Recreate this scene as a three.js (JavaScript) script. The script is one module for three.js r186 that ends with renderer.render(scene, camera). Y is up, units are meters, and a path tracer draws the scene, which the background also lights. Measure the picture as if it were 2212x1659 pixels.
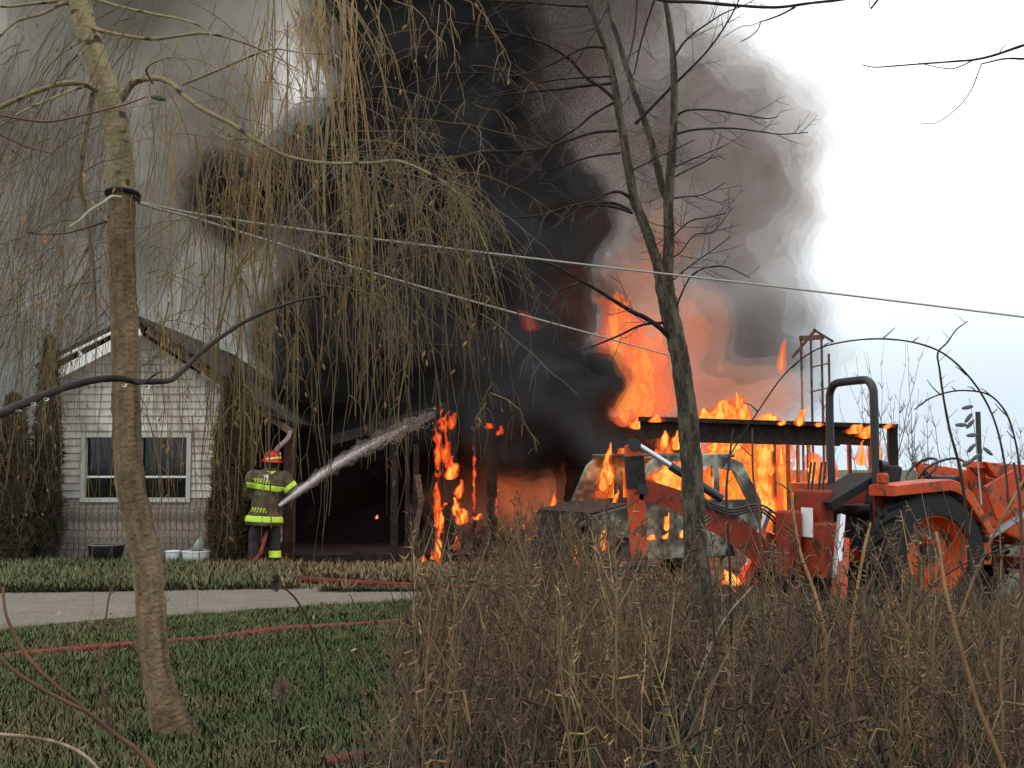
import * as THREE from 'three';
import { ImprovedNoise } from 'three/addons/math/ImprovedNoise.js';
import { mergeGeometries } from 'three/addons/utils/BufferGeometryUtils.js';
import { RoundedBoxGeometry } from 'three/addons/geometries/RoundedBoxGeometry.js';

const V = (x, y, z) => new THREE.Vector3(x, y, z), C = (r, g, b) => new THREE.Color(r, g, b), { sin, cos, PI, min, max, abs, sqrt, floor, hypot, exp } = Math;
let seed = 20231; const R = () => { seed = (seed + 0x6D2B79F5) | 0; let t = Math.imul(seed ^ (seed >>> 15), 1 | seed); t = (t + Math.imul(t ^ (t >>> 7), 61 | t)) ^ t; return ((t ^ (t >>> 14)) >>> 0) / 4294967296; };
const rr = (a, b) => a + (b - a) * R(), pick = (a) => a[floor(R() * a.length)], clamp = (x, a = 0, b = 1) => min(b, max(a, x)), sstep = (a, b, x) => { const t = clamp((x - a) / (b - a)); return t * t * (3 - 2 * t); }, lerp = (a, b, t) => a + (b - a) * t;

// ------------------------------------------------------------------ camera, sky, sun, exposure
const scene = new THREE.Scene();
const FOV = 38, EYE = 1.6, PITCH = 4.28 * PI / 180, F = 829.5 / Math.tan(FOV / 2 * PI / 180);
const camera = new THREE.PerspectiveCamera(FOV, 4 / 3, 0.1, 900);
camera.position.set(0, EYE, 0); camera.rotation.x = PITCH; camera.updateMatrixWorld();
const SKY_HI = [1.43, 1.45, 1.46], SKY_LO = [0.74, 0.87, 0.97];
{
  const W = 128, H = 128, d = new Float32Array(W * H * 4);
  for (let j = 0; j < H; j++) for (let i = 0; i < W; i++) {
    const el = (j + 0.5) / H * 180 - 90, t = sstep(2, 15, el);
    for (let c = 0; c < 3; c++) d[(j * W + i) * 4 + c] = lerp(SKY_LO[c], SKY_HI[c], t);
    d[(j * W + i) * 4 + 3] = 1;
  }
  const s = new THREE.DataTexture(d, W, H, THREE.RGBAFormat, THREE.FloatType); s.mapping = THREE.EquirectangularReflectionMapping; s.magFilter = THREE.LinearFilter; s.needsUpdate = true;
  scene.background = s; scene.environment = s;
}
const sun = new THREE.DirectionalLight(0xfff4e6, 0.6); sun.position.set(-6, 16, 8); sun.castShadow = true; sun.shadow.radius = 40;
Object.assign(sun.shadow.camera, { left: -25, right: 25, top: 25, bottom: -25, far: 90 }); scene.add(sun);
const renderer = new THREE.WebGLRenderer(); renderer.toneMapping = THREE.LinearToneMapping; renderer.toneMappingExposure = 1; renderer.shadowMap.enabled = true;

// ------------------------------------------------------------------ helpers
// at(): the place at a depth that is seen at a pixel of a 2212 x 1659 picture; on(): the same on the ground
const at = (px, py, d) => { const x = (px - 1106) / F, y = (829.5 - py) / F, dy = y * cos(PITCH) + sin(PITCH), dz = -cos(PITCH) + y * sin(PITCH); return V(x / -dz * d, EYE + dy / -dz * d, -d); };
const on = (px, py, h = 0) => { const y = (829.5 - py) / F, dy = y * cos(PITCH) + sin(PITCH), dz = -cos(PITCH) + y * sin(PITCH); const d = (EYE - h) / dy * dz; return at(px, py, d); };
const M = (px, d) => px / F * d;
const used = {}; const numbered = (n) => { const k = used[n] = (used[n] ?? -1) + 1; return k ? n + '_' + String(k).padStart(3, '0') : n; };
const shadow = (o) => { o.castShadow = o.receiveShadow = true; return o; };
function thing(name, label, category, base = V(0, 0, 0), group) { const o = new THREE.Group(); o.name = numbered(name); o.position.copy(base); o.userData = { label, category }; if (group) o.userData.group = group; scene.add(o); return o; }
// geometry is given in the world's coordinates and is stored relative to the thing (or the part's thing)
function part(t, name, geo, mat, extra) { const b = V(0, 0, 0); for (let p = t; p && p !== scene; p = p.parent) b.add(p.position); geo.translate(-b.x, -b.y, -b.z); const m = shadow(new THREE.Mesh(geo, mat)); m.name = name; if (extra) Object.assign(m.userData, extra); t.add(m); return m; }
function struct(name, geo, mat, extra = {}) { const m = shadow(new THREE.Mesh(geo, mat)); m.name = numbered(name); m.userData = { kind: 'structure', ...extra }; scene.add(m); return m; }
const single = (name, geo, mat, label, category, group, kind) => { const m = shadow(new THREE.Mesh(geo, mat)); m.name = numbered(name); m.userData = { label, category }; if (group) m.userData.group = group; if (kind) m.userData.kind = kind; scene.add(m); return m; };
const merge = (l) => { const k = l.map((g) => { g = g.index ? g.toNonIndexed() : g; if (!g.attributes.uv) g.setAttribute('uv', new THREE.BufferAttribute(new Float32Array(g.attributes.position.count * 2), 2)); return g; }); const anyc = k.some((g) => g.attributes.color); if (anyc) for (const g of k) if (!g.attributes.color) g.setAttribute('color', new THREE.BufferAttribute(new Float32Array(g.attributes.position.count * 3).fill(1), 3)); return mergeGeometries(k); };
// uv in metres from the face's main axis
function uvm(g, s = 1) { if (g.index) g = g.toNonIndexed(); g.computeVertexNormals(); const p = g.attributes.position, n = g.attributes.normal, u = new Float32Array(p.count * 2); for (let i = 0; i < p.count; i++) { const x = abs(n.getX(i)), y = abs(n.getY(i)), z = abs(n.getZ(i)); const [a, b] = x > y && x > z ? [p.getZ(i), p.getY(i)] : y > z ? [p.getX(i), p.getZ(i)] : [p.getX(i), p.getY(i)]; u[2 * i] = a * s; u[2 * i + 1] = b * s; } g.setAttribute('uv', new THREE.BufferAttribute(u, 2)); return g; }
const box = (cx, cy, cz, w, h, d, r = 0) => { const g = r ? new RoundedBoxGeometry(w, h, d, 1, r) : new THREE.BoxGeometry(w, h, d); return uvm(g).translate(cx, cy, cz); };
// bar from a to b, w wide across, t thick, with 'up' telling which way w lies
function bar(a, b, w, t, up = V(0, 1, 0), r = 0) { const L = a.distanceTo(b), g0 = uvm(r ? new RoundedBoxGeometry(L, w, t, 1, r) : new THREE.BoxGeometry(L, w, t)); const x = b.clone().sub(a).normalize(), z = x.clone().cross(up).normalize(), y = z.clone().cross(x); g0.applyMatrix4(new THREE.Matrix4().makeBasis(x, y, z)); const c = a.clone().add(b).multiplyScalar(0.5); return g0.translate(c.x, c.y, c.z); }
const boxP = (x0, y0, x1, y1, d, t, r) => { const a = at(x0, y1, d), b = at(x1, y0, d); return box((a.x + b.x) / 2, (a.y + b.y) / 2, -d - t / 2, b.x - a.x, b.y - a.y, t, r); };
// tapering tube through points; radii per point; optional colour per strand; sides 3..10
function tube(pts, rad, sides = 5, per = 3, col, wob = 0) {
  const curve = pts.length > 2 ? new THREE.CatmullRomCurve3(pts, false, 'centripetal') : new THREE.LineCurve3(pts[0], pts[1]), n = max(1, (pts.length - 1) * per), P = [], N = [], U = [], I = [], K = [];
  let nrm = null, len = 0, last = null; const ph = R() * 9;
  for (let i = 0; i <= n; i++) {
    const t = i / n, k = t * (pts.length - 1), k0 = min(floor(k), pts.length - 2), p = curve.getPoint(t), tg = curve.getTangent(t);
    let r = lerp(rad[k0] ?? rad[rad.length - 1], rad[k0 + 1] ?? rad[rad.length - 1], k - k0); if (wob) r *= 1 + wob * sin(i * 2.1 + ph) * sin(i * 0.77);
    if (!nrm) nrm = abs(tg.y) > 0.9 ? V(1, 0, 0) : V(0, 1, 0);
    nrm = nrm.clone().sub(tg.clone().multiplyScalar(nrm.dot(tg))).normalize(); const bi = tg.clone().cross(nrm); if (last) len += p.distanceTo(last); last = p;
    for (let s = 0; s <= sides; s++) { const a = s / sides * 2 * PI, c = cos(a), q = sin(a), w = wob ? 1 + wob * 0.6 * sin(3 * a + i) : 1; const nx = nrm.x * c + bi.x * q, ny = nrm.y * c + bi.y * q, nz = nrm.z * c + bi.z * q; P.push(p.x + nx * r * w, p.y + ny * r * w, p.z + nz * r * w); N.push(nx, ny, nz); U.push(s / sides * max(0.05, 2 * PI * rad[0]), len); if (col) K.push(col.r, col.g, col.b); }
  }
  for (let i = 0; i < n; i++) for (let s = 0; s < sides; s++) { const a = i * (sides + 1) + s, b = a + sides + 1; I.push(a, a + 1, b, b, a + 1, b + 1); }
  const g = new THREE.BufferGeometry(); g.setAttribute('position', new THREE.Float32BufferAttribute(P, 3)); g.setAttribute('normal', new THREE.Float32BufferAttribute(N, 3)); g.setAttribute('uv', new THREE.Float32BufferAttribute(U, 2)); if (col) g.setAttribute('color', new THREE.Float32BufferAttribute(K, 3)); g.setIndex(I); return g;
}
const tubeP = (pts, d0, d1, w, sides, per, wob) => { const n = pts.length - 1, q = pts.map(([x, y], i) => at(x, y, lerp(d0, d1, i / n))); return tube(q, pts.map((_, i) => M(w[min(i, w.length - 1)] ?? 4, lerp(d0, d1, i / n)) / 2), sides, per, null, wob); };
const N0 = new ImprovedNoise(), nz = (x, y, z) => N0.noise(x, y, z), fbm = (x, y, z, o = 3) => { let s = 0, a = 1; for (let i = 0; i < o; i++) { s += a * nz(x, y, z); x = x * 2.03 + 7.1; y = y * 2.03 + 3.7; z = z * 2.03 + 1.9; a *= 0.5; } return s; };
// ---- textures: fn(u, v in 0..1, tileable noise) -> [r, g, b] in sRGB 0..255
const lat = new Float32Array(65536).map(() => R() * 2 - 1);
const pn = (u, v, f, k) => { const n = max(1, Math.round(f)), x = u * n, y = v * n, i = floor(x), j = floor(y), a = x - i, b = y - j, q = (p, r) => lat[((((p % n) + n) % n) * 131 + (((r % n) + n) % n) * 7919 + k * 4099) & 65535], s = a * a * (3 - 2 * a), t = b * b * (3 - 2 * b); return lerp(lerp(q(i, j), q(i + 1, j), s), lerp(q(i, j + 1), q(i + 1, j + 1), s), t) * 0.8; };
const pn2 = (u, v, fx, fy, k) => { const x = u * fx, y = v * fy, i = floor(x), j = floor(y), a = x - i, b = y - j, q = (p, r) => lat[((((p % fx) + fx) % fx) * 131 + (((r % fy) + fy) % fy) * 7919 + k * 4099) & 65535], s = a * a * (3 - 2 * a), t = b * b * (3 - 2 * b); return lerp(lerp(q(i, j), q(i + 1, j), s), lerp(q(i, j + 1), q(i + 1, j + 1), s), t) * 0.8; };
function tex(size, rx, ry, fn, srgb = true) { const d = new Uint8Array(size * size * 4); for (let j = 0; j < size; j++) for (let i = 0; i < size; i++) { const c = fn((i + 0.5) / size, (j + 0.5) / size), o = (j * size + i) * 4; d[o] = clamp(c[0], 0, 255); d[o + 1] = clamp(c[1], 0, 255); d[o + 2] = clamp(c[2], 0, 255); d[o + 3] = 255; } const t = new THREE.DataTexture(d, size, size); t.wrapS = t.wrapT = THREE.RepeatWrapping; t.magFilter = THREE.LinearFilter; t.repeat.set(rx, ry); if (srgb) t.colorSpace = THREE.SRGBColorSpace; t.needsUpdate = true; return t; }
const mix3 = (a, b, t) => [lerp(a[0], b[0], t), lerp(a[1], b[1], t), lerp(a[2], b[2], t)];
const std = (o) => new THREE.MeshStandardMaterial({ roughness: 0.85, ...o });
const mottled = (a, b, f, size = 256, rx = 1, ry = 1, grain = 14, sx = 1) => tex(size, rx, ry, (u, v) => { const t = clamp(0.5 + pn(u * 1, v, f, 1) * 0.9 + pn(u, v, f * 3.1, 2) * 0.5); const g = (R() - 0.5) * grain; const c = mix3(a, b, t); return [c[0] + g, c[1] + g, c[2] + g]; });

const T_bark = tex(256, 1.6, 0.8, (u, v) => { const l = pn(u, v, 26, 1), w = pn(u, v, 4, 2), lent = pn2(u, v, 13, 40, 5); let c = mix3([112, 100, 74], [150, 138, 102], clamp(0.5 + l * 0.3 + pn2(u, v, 12, 4, 7) * 0.5 + w * 0.5)); if (lent > 0.5) c = mix3(c, [62, 52, 40], clamp((lent - 0.5) * 8)); const g = (R() - 0.5) * 24; return c.map((x) => x + g); });
const T_barkLow = tex(512, 1.1, 0.7, (u, v) => { const l = pn(u, v, 30, 3), w = pn(u, v, 7, 4); const c = mix3([76, 63, 48], [140, 118, 88], clamp(0.5 + l * 0.25 + pn2(u, v, 22, 3, 8) * 0.45 + pn2(u, v, 60, 9, 6) * 0.3 + pn(u, v, 3, 9) * 0.5)); const g = (R() - 0.5) * 26; return c.map((x) => x + g); });
const T_barkDark = tex(256, 3, 1.5, (u, v) => { const c = mix3([46, 40, 34], [98, 90, 78], clamp(0.5 + pn(u, v, 24, 3) * 0.6 + pn(u, v, 6, 8) * 0.9)); const g = (R() - 0.5) * 22; return c.map((x) => x + g); });
const T_char = tex(256, 1.5, 1.5, (u, v) => { const k = pn(u, v, 22, 2), c = mix3([14, 12, 12], [44, 38, 36], clamp(0.45 + k * 0.8 + pn(u, v, 6, 3) * 0.5)); const g = (R() - 0.5) * 14; return c.map((x) => x + g); });
const T_paint = tex(256, 0.6, 0.6, (u, v) => { const c = mix3([150, 146, 136], [202, 197, 186], clamp(0.6 + pn(u, v, 3, 2) * 0.7 + pn(u, v, 7, 9) * 0.4 + pn(u, v, 19, 4) * 0.35)); const g = (R() - 0.5) * 14; return c.map((x) => x + g); });
const T_wood = tex(256, 1, 1, (u, v) => { const c = mix3([96, 88, 80], [150, 141, 130], clamp(0.5 + pn(u, v, 30, 2) * 0.7 + pn(u, v, 5, 4) * 0.6)); const g = (R() - 0.5) * 18; return c.map((x) => x + g); });
const T_metal = (a, b) => tex(256, 0.9, 0.9, (u, v) => { const k = pn(u, v, 5, 3) + pn(u, v, 17, 6) * 0.5; const c = mix3(a, b, clamp(0.35 + k * 0.9)); const g = (R() - 0.5) * 12; return c.map((x) => x + g); });
const T_bump = tex(256, 3, 3, (u, v) => { const k = 128 + pn(u, v, 20, 2) * 90 + (R() - 0.5) * 60; return [k, k, k]; }, false);

// ------------------------------------------------------------------ ground
const T_soil = tex(512, 0.35, 0.35, (u, v) => { const a = pn(u, v, 9, 1), b = pn(u, v, 31, 3), p = pn(u, v, 4, 7); let c = mix3([44, 58, 30], [84, 86, 50], clamp(0.4 + a * 0.9 + b * 0.4)); if (p > 0.15) c = mix3(c, [104, 92, 62], clamp((p - 0.15) * 3)); const g = (R() - 0.5) * 30; return c.map((x) => x + g); });
const T_tan = tex(512, 0.5, 0.5, (u, v) => { const c = mix3([98, 88, 54], [150, 134, 88], clamp(0.45 + pn(u, v, 12, 1) * 0.8 + pn(u, v, 33, 4) * 0.5)); const g = (R() - 0.5) * 40; return c.map((x) => x + g); });
const T_gravel = tex(512, 0.9, 0.9, (u, v) => { const w = pn(u, v, 5, 2), k = pn(u, v, 60, 3) + pn(u, v, 110, 4) * 0.8; let c = mix3([100, 94, 83], [134, 127, 114], clamp(0.5 + k * 0.5 + w * 0.25)); const g = (R() - 0.5) * 34; return c.map((x) => x + g); });
const T_weedsoil = tex(512, 0.5, 0.5, (u, v) => { const c = mix3([44, 38, 28], [92, 78, 54], clamp(0.45 + pn(u, v, 14, 1) * 0.8 + pn(u, v, 40, 4) * 0.6)); const g = (R() - 0.5) * 36; return c.map((x) => x + g); });
const T_ash = tex(256, 0.4, 0.4, (u, v) => { const c = mix3([20, 18, 17], [62, 56, 52], clamp(0.4 + pn(u, v, 8, 1) * 0.9 + pn(u, v, 26, 4) * 0.6)); const g = (R() - 0.5) * 26; return c.map((x) => x + g); });
function sheet(poly, y, step = 0) { // flat polygon on the ground given by ground pixels or by [x, z]
  const sh = new THREE.Shape(poly.map((p) => new THREE.Vector2(p[0], -p[1]))); const g = new THREE.ShapeGeometry(sh, 1); g.rotateX(-PI / 2); g.translate(0, y, 0); const p = g.attributes.position, u = new Float32Array(p.count * 2); for (let i = 0; i < p.count; i++) { u[2 * i] = p.getX(i); u[2 * i + 1] = p.getZ(i); } g.setAttribute('uv', new THREE.BufferAttribute(u, 2)); return g;
}
const gpx = (list) => { const out = []; for (let i = 0; i < list.length; i++) { const a = on(...list[i]), b = on(...list[(i + 1) % list.length]), n = max(1, floor(a.distanceTo(b) / 0.35)); for (let k = 0; k < n; k++) { const t = k / n; const x = lerp(a.x, b.x, t), z = lerp(a.z, b.z, t); out.push([x + nz(x * 2.3, 5, z * 2.3) * 0.22, z + nz(x * 2.3, 9, z * 2.3) * 0.22]); } } return out; };
{
  const g = new THREE.PlaneGeometry(1400, 1400, 1, 1).rotateX(-PI / 2); const u = g.attributes.uv; for (let i = 0; i < u.count; i++) u.setXY(i, u.getX(i) * 1400, u.getY(i) * 1400);
  struct('ground', g, std({ map: T_soil, roughness: 1, bumpMap: T_bump, bumpScale: 0.02 }), { label: 'green lawn ground running to the burning house' });
  struct('gravel_drive', sheet(gpx([[-900, 1300], [-300, 1283], [0, 1279], [400, 1274], [700, 1270], [1080, 1277], [1500, 1282], [1500, 1296], [1060, 1291], [900, 1297], [700, 1308], [480, 1324], [250, 1337], [0, 1362], [-900, 1450]]), 0.008), std({ map: T_gravel, roughness: 1, bumpMap: T_bump, bumpScale: 0.015 }), { label: 'pale gravel drive crossing the lawn' });
  struct('dry_grass_verge', sheet(gpx([[520, 1232], [900, 1228], [1500, 1232], [1500, 1276], [1080, 1275], [700, 1268], [520, 1262]]), 0.004), std({ map: T_tan, roughness: 1, bumpMap: T_bump, bumpScale: 0.02 }), { label: 'strip of tan dry grass behind the gravel drive' });
  struct('burnt_ground', sheet([[-4.1, -17.9], [1.2, -17.6], [4.6, -16.6], [8.2, -17.2], [8.6, -27], [-4.6, -27]], 0.004), std({ map: T_ash, roughness: 1, bumpMap: T_bump, bumpScale: 0.03 }), { label: 'blackened ground under the burning house' });
  struct('weed_patch_soil', sheet(gpx([[930, 1350], [1080, 1300], [2300, 1300], [2900, 1300], [2900, 1900], [760, 1900], [860, 1560]]), 0.006), std({ map: T_weedsoil, roughness: 1, bumpMap: T_bump, bumpScale: 0.03 }), { label: 'brown soil beneath the tall dead weeds' });
}

// ------------------------------------------------------------------ white house
const HD = 19.3, m_siding = std({ map: T_paint, roughness: 0.7 }), m_trim = std({ color: 0xe4e6e2, roughness: 0.6 }), m_skirt = std({ map: T_wood, roughness: 0.95 }), m_shingle = std({ color: 0x2e2b28, roughness: 0.95, bumpMap: T_bump, bumpScale: 0.01 }), m_fasciaOld = std({ map: T_wood, color: 0xb8aca0, roughness: 0.9 }), m_glass = new THREE.MeshPhysicalMaterial({ color: 0x2a3032, roughness: 0.06, transmission: 1, thickness: 0, ior: 1.5 }), m_dark = std({ color: 0x0d0c0c, roughness: 1 });
const m_frame = std({ color: 0xb4b4ac, roughness: 0.7 });
const house = thing('white_house', 'white clapboard house gable with two tall windows behind the willow', 'house', V(-6.4, 0, -HD));
{
  const L = at(130, 1000, HD).x, Rr = at(475, 1000, HD).x, pk = at(307, 709, HD), yb = at(0, 1075, HD).y, z = -HD;
  const yl = at(108, 815, HD), yr = at(629, 931, HD), slopeL = (pk.y - yl.y) / (pk.x - yl.x), slopeR = (pk.y - yr.y) / (yr.x - pk.x);
  // core wall behind the boards, with two window openings left open onto a dark room
  const win = [[187, 285], [307, 405]].map(([a, b]) => [at(a, 1000, HD).x, at(b, 1000, HD).x]), wy0 = at(0, 1075, HD).y, wy1 = at(0, 945, HD).y;
  const sh = new THREE.Shape(); sh.moveTo(L, 0); sh.lineTo(Rr, 0); sh.lineTo(Rr, pk.y - slopeR * (Rr - pk.x) - 0.12); sh.lineTo(pk.x, pk.y - 0.12); sh.lineTo(L, pk.y - slopeL * (pk.x - L) - 0.12); sh.closePath();
  for (const [a, b] of win) { const h = new THREE.Path(); h.moveTo(a, wy0); h.lineTo(a, wy1); h.lineTo(b, wy1); h.lineTo(b, wy0); h.closePath(); sh.holes.push(h); }
  part(house, 'wall', uvm(new THREE.ExtrudeGeometry(sh, { depth: 0.1, bevelEnabled: false }).translate(0, 0, z - 0.1)), m_siding);
  part(house, 'back_wall', box((L + Rr) / 2, 1.4, z - 6, Rr - L, 2.8, 0.1), m_siding); part(house, 'side_wall', box(L + 0.05, 1.4, z - 3.05, 0.1, 2.8, 5.8), m_siding); part(house, 'side_wall', box(Rr - 0.05, 1.4, z - 3.05, 0.1, 2.8, 5.8), m_siding);
  part(house, 'ceiling', box((L + Rr) / 2, 2.75, z - 3.05, Rr - L - 0.25, 0.05, 5.7), m_dark);
  // clapboards, each its own board lapping over the one below
  const ex = 0.128; let row = 0;
  for (let y = yb + 0.005; y < pk.y - 0.25; y += ex, row++) {
    const yt = y + ex, l0 = max(L, pk.x - (pk.y - yt - 0.1) / slopeL), r0 = min(Rr, pk.x + (pk.y - yt - 0.1) / slopeR); if (r0 - l0 < 0.15) continue;
    let runs = [[l0, r0]]; if (y < wy1 + 0.06) { runs = [[l0, win[0][0] - 0.08], [win[0][1] + 0.08, win[1][0] - 0.08], [win[1][1] + 0.08, r0]]; }
    for (const [a, b] of runs) { if (b - a < 0.02) continue; const g = new THREE.BoxGeometry(b - a, ex + 0.018, 0.018); g.rotateX(-0.2); part(house, 'siding_board', uvm(g.translate((a + b) / 2, y + ex / 2 + rr(-0.004, 0.004), z + 0.018)), m_siding); }
  }
  // weathered vertical boards of the skirting
  for (let x = at(143, 0, HD).x, i = 0; x < Rr - 0.1; i++) { const w = rr(0.085, 0.13); const h = yb - rr(0.0, 0.05); part(house, 'skirting_board', box(x + w / 2, h / 2, z + 0.03 + rr(0, 0.012), w - 0.008, h, 0.024), m_skirt); x += w; }
  for (const [a, b] of win) {
    const w = new THREE.Group(); w.name = 'window'; house.add(w); const f = 0.075, cx = (a + b) / 2;
    const fr = (n, g, m) => part(w, n, g, m);
    fr('frame', merge([box(a - f / 2, (wy0 + wy1) / 2, z + 0.045, f, wy1 - wy0 + 2 * f, 0.06), box(b + f / 2, (wy0 + wy1) / 2, z + 0.045, f, wy1 - wy0 + 2 * f, 0.06), box(cx, wy1 + f / 2, z + 0.045, b - a, f, 0.06), box(cx, wy0 - f / 2, z + 0.055, b - a, f, 0.085)]), m_frame);
    const my = at(0, 1030, HD).y; fr('sash_rail', box(cx, my, z - 0.03, b - a, 0.035, 0.03), m_trim);
    fr('pane', box(cx, (my + wy1) / 2 + 0.01, z - 0.045, b - a, wy1 - my - 0.04, 0.004), m_glass); fr('pane', box(cx, (my + wy0) / 2 - 0.01, z - 0.03, b - a, my - wy0 - 0.04, 0.004), m_glass);
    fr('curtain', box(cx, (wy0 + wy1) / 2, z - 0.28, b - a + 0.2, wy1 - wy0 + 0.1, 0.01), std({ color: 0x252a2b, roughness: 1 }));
  }
  // roof: two slabs, fascia boards on the rakes
  const slab = (a, b, zz0, zz1, t) => { const s = new THREE.Shape(); const n = V(-(b.y - a.y), b.x - a.x, 0).normalize().multiplyScalar(t); s.moveTo(a.x, a.y); s.lineTo(b.x, b.y); s.lineTo(b.x + n.x, b.y + n.y); s.lineTo(a.x + n.x, a.y + n.y); s.closePath(); return uvm(new THREE.ExtrudeGeometry(s, { depth: zz1 - zz0, bevelEnabled: false }).translate(0, 0, zz0)); };
  const A = at(100, 800, HD), P = at(307, 694, HD), B = at(634, 920, HD);
  const roof = part(house, 'roof', merge([slab(A, P, z - 6.3, z + 0.42, 0.07), slab(P, B, z - 6.3, z + 0.42, 0.07)]), m_shingle);
  const off = (p, dx, dy, dz) => p.clone().add(V(dx, dy, dz));
  const f0 = at(105, 818, 18.86), f1 = at(303, 714, 18.86); part(house, 'fascia', bar(f0, f1, 0.17, 0.03, V(0, 1, 0)), m_trim, { label: 'clean white fascia on the left rake' });
  const g0 = at(100, 788, 18.9), g1 = at(300, 690, 18.9); part(house, 'roof_trim', bar(g0, g1, 0.045, 0.05), m_trim); part(house, 'roof_strut', bar(at(170, 752, 18.9), at(177, 775, 18.9), 0.05, 0.03, V(1, 0, 0)), m_trim);
  part(house, 'fascia', bar(at(318, 712, 18.86), at(632, 935, 18.86), 0.12, 0.03), m_fasciaOld, { label: 'weathered grey fascia on the right rake' });
  for (let k = 0; k < 9; k++) { const t = (k + 0.5) / 9; const c = at(lerp(330, 620, t), lerp(715, 921, t), 18.9); part(roof, 'shingle', bar(off(c, -0.13, 0.11, 0.02), off(c, 0.13, 0.11 - 0.26 * slopeR / 2, 0.02), 0.03, 0.3, V(0, 1, 0)), m_shingle); }
  part(house, 'downspout', tube([at(627, 930, 18.85), at(622, 946, 18.85), at(600, 968, 18.85), at(590, 984, 18.9)], [0.04, 0.04, 0.04, 0.04], 8, 5), std({ color: 0x9a948c, roughness: 0.6 }));
  part(house, 'porch_post', boxP(609, 944, 636, 1214, 18.9, 0.2), std({ map: T_wood, color: 0x7a5a45, roughness: 0.95 }), { label: 'scorched brown porch post' });
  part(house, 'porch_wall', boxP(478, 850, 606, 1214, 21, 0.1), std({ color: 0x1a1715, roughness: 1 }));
}

// ------------------------------------------------------------------ burnt wing: charred frame
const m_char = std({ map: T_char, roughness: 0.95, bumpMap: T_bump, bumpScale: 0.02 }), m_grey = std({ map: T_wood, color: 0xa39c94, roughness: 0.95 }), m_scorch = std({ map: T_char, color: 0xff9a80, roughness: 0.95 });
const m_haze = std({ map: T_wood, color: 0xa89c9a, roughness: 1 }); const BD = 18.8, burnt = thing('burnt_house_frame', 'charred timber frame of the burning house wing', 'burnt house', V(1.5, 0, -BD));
{
  const p = (n, g, m = m_char, l) => part(burnt, n, g, m, l && { label: l });
  const post = (x0, y0, x1, d = BD, t = 0.1, m = m_char) => { const a = at(x0, y0, d), b = at(x1, y0, d), w = b.x - a.x; return p('post', box((a.x + b.x) / 2, a.y / 2, -d - t / 2, w, a.y, t), m); };
  p('rafter', bar(at(715, 951, BD), at(966, 880, BD), 0.17, 0.06), m_char, 'charred rafter sloping up to the burning post'); p('rafter', bar(at(640, 905, 22), at(960, 905, 22), 0.2, 0.1));
  for (const [x0, y0, x1] of [[940, 893, 956], [962, 889, 986], [893, 960, 904], [845, 930, 860], [876, 940, 884], [1051, 917, 1074], [1021, 926, 1029]]) post(x0, y0, x1);
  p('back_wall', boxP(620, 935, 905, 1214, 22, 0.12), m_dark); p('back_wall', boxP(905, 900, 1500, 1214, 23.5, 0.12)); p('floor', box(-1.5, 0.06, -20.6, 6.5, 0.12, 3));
  p('leaning_board', bar(at(902, 1025, 18.2), at(909, 1077, 18.2), 0.09, 0.03, V(1, 0, 0)), m_grey); p('leaning_board', bar(at(911, 1075, 18.2), at(893, 1175, 18.2), 0.08, 0.03, V(1, 0, 0)), m_grey);
  // header beams of the long wall
  p('header_beam', bar(at(1384, 926, 18.4), at(1466, 926, 18.4), 0.33, 0.14), m_char, 'short charred header beam left of the slender tree'); p('header_beam', bar(at(1500, 934, 18.4), at(1812, 942, 18.4), 0.33, 0.16), m_char, 'long charred header beam with flames along its top'); p('header_beam', bar(at(1810, 940, 18.38), at(1890, 944, 18.38), 0.3, 0.15));
  p('top_plate', bar(at(1380, 905, 18.3), at(1936, 921, 18.3), 0.07, 0.2));
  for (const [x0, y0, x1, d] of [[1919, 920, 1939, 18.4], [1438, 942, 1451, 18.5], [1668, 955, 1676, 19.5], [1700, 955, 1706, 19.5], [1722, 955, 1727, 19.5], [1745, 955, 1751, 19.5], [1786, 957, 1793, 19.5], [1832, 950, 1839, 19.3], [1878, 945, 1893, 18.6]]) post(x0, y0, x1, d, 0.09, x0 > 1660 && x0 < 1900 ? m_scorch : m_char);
  // burnt end frame behind the long wall, colour paled to imitate smoke haze
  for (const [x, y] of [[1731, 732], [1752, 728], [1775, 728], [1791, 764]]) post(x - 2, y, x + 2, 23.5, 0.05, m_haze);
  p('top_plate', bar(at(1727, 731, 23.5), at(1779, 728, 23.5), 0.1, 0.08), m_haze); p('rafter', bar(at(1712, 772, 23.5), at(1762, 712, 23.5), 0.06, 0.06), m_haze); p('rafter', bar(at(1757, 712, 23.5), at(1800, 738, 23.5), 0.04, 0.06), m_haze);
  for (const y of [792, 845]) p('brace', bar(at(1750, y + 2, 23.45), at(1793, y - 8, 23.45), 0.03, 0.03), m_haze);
  for (const [x0, y0, x1, y1] of [[650, 1200, 790, 1222], [700, 1214, 850, 1207], [760, 1196, 905, 1218], [1090, 1210, 1260, 1196], [1120, 1180, 1220, 1215]]) p('fallen_board', bar(at(x0, y0, 18.5), at(x1, y1, 18.9), 0.1, 0.05));
}

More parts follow.
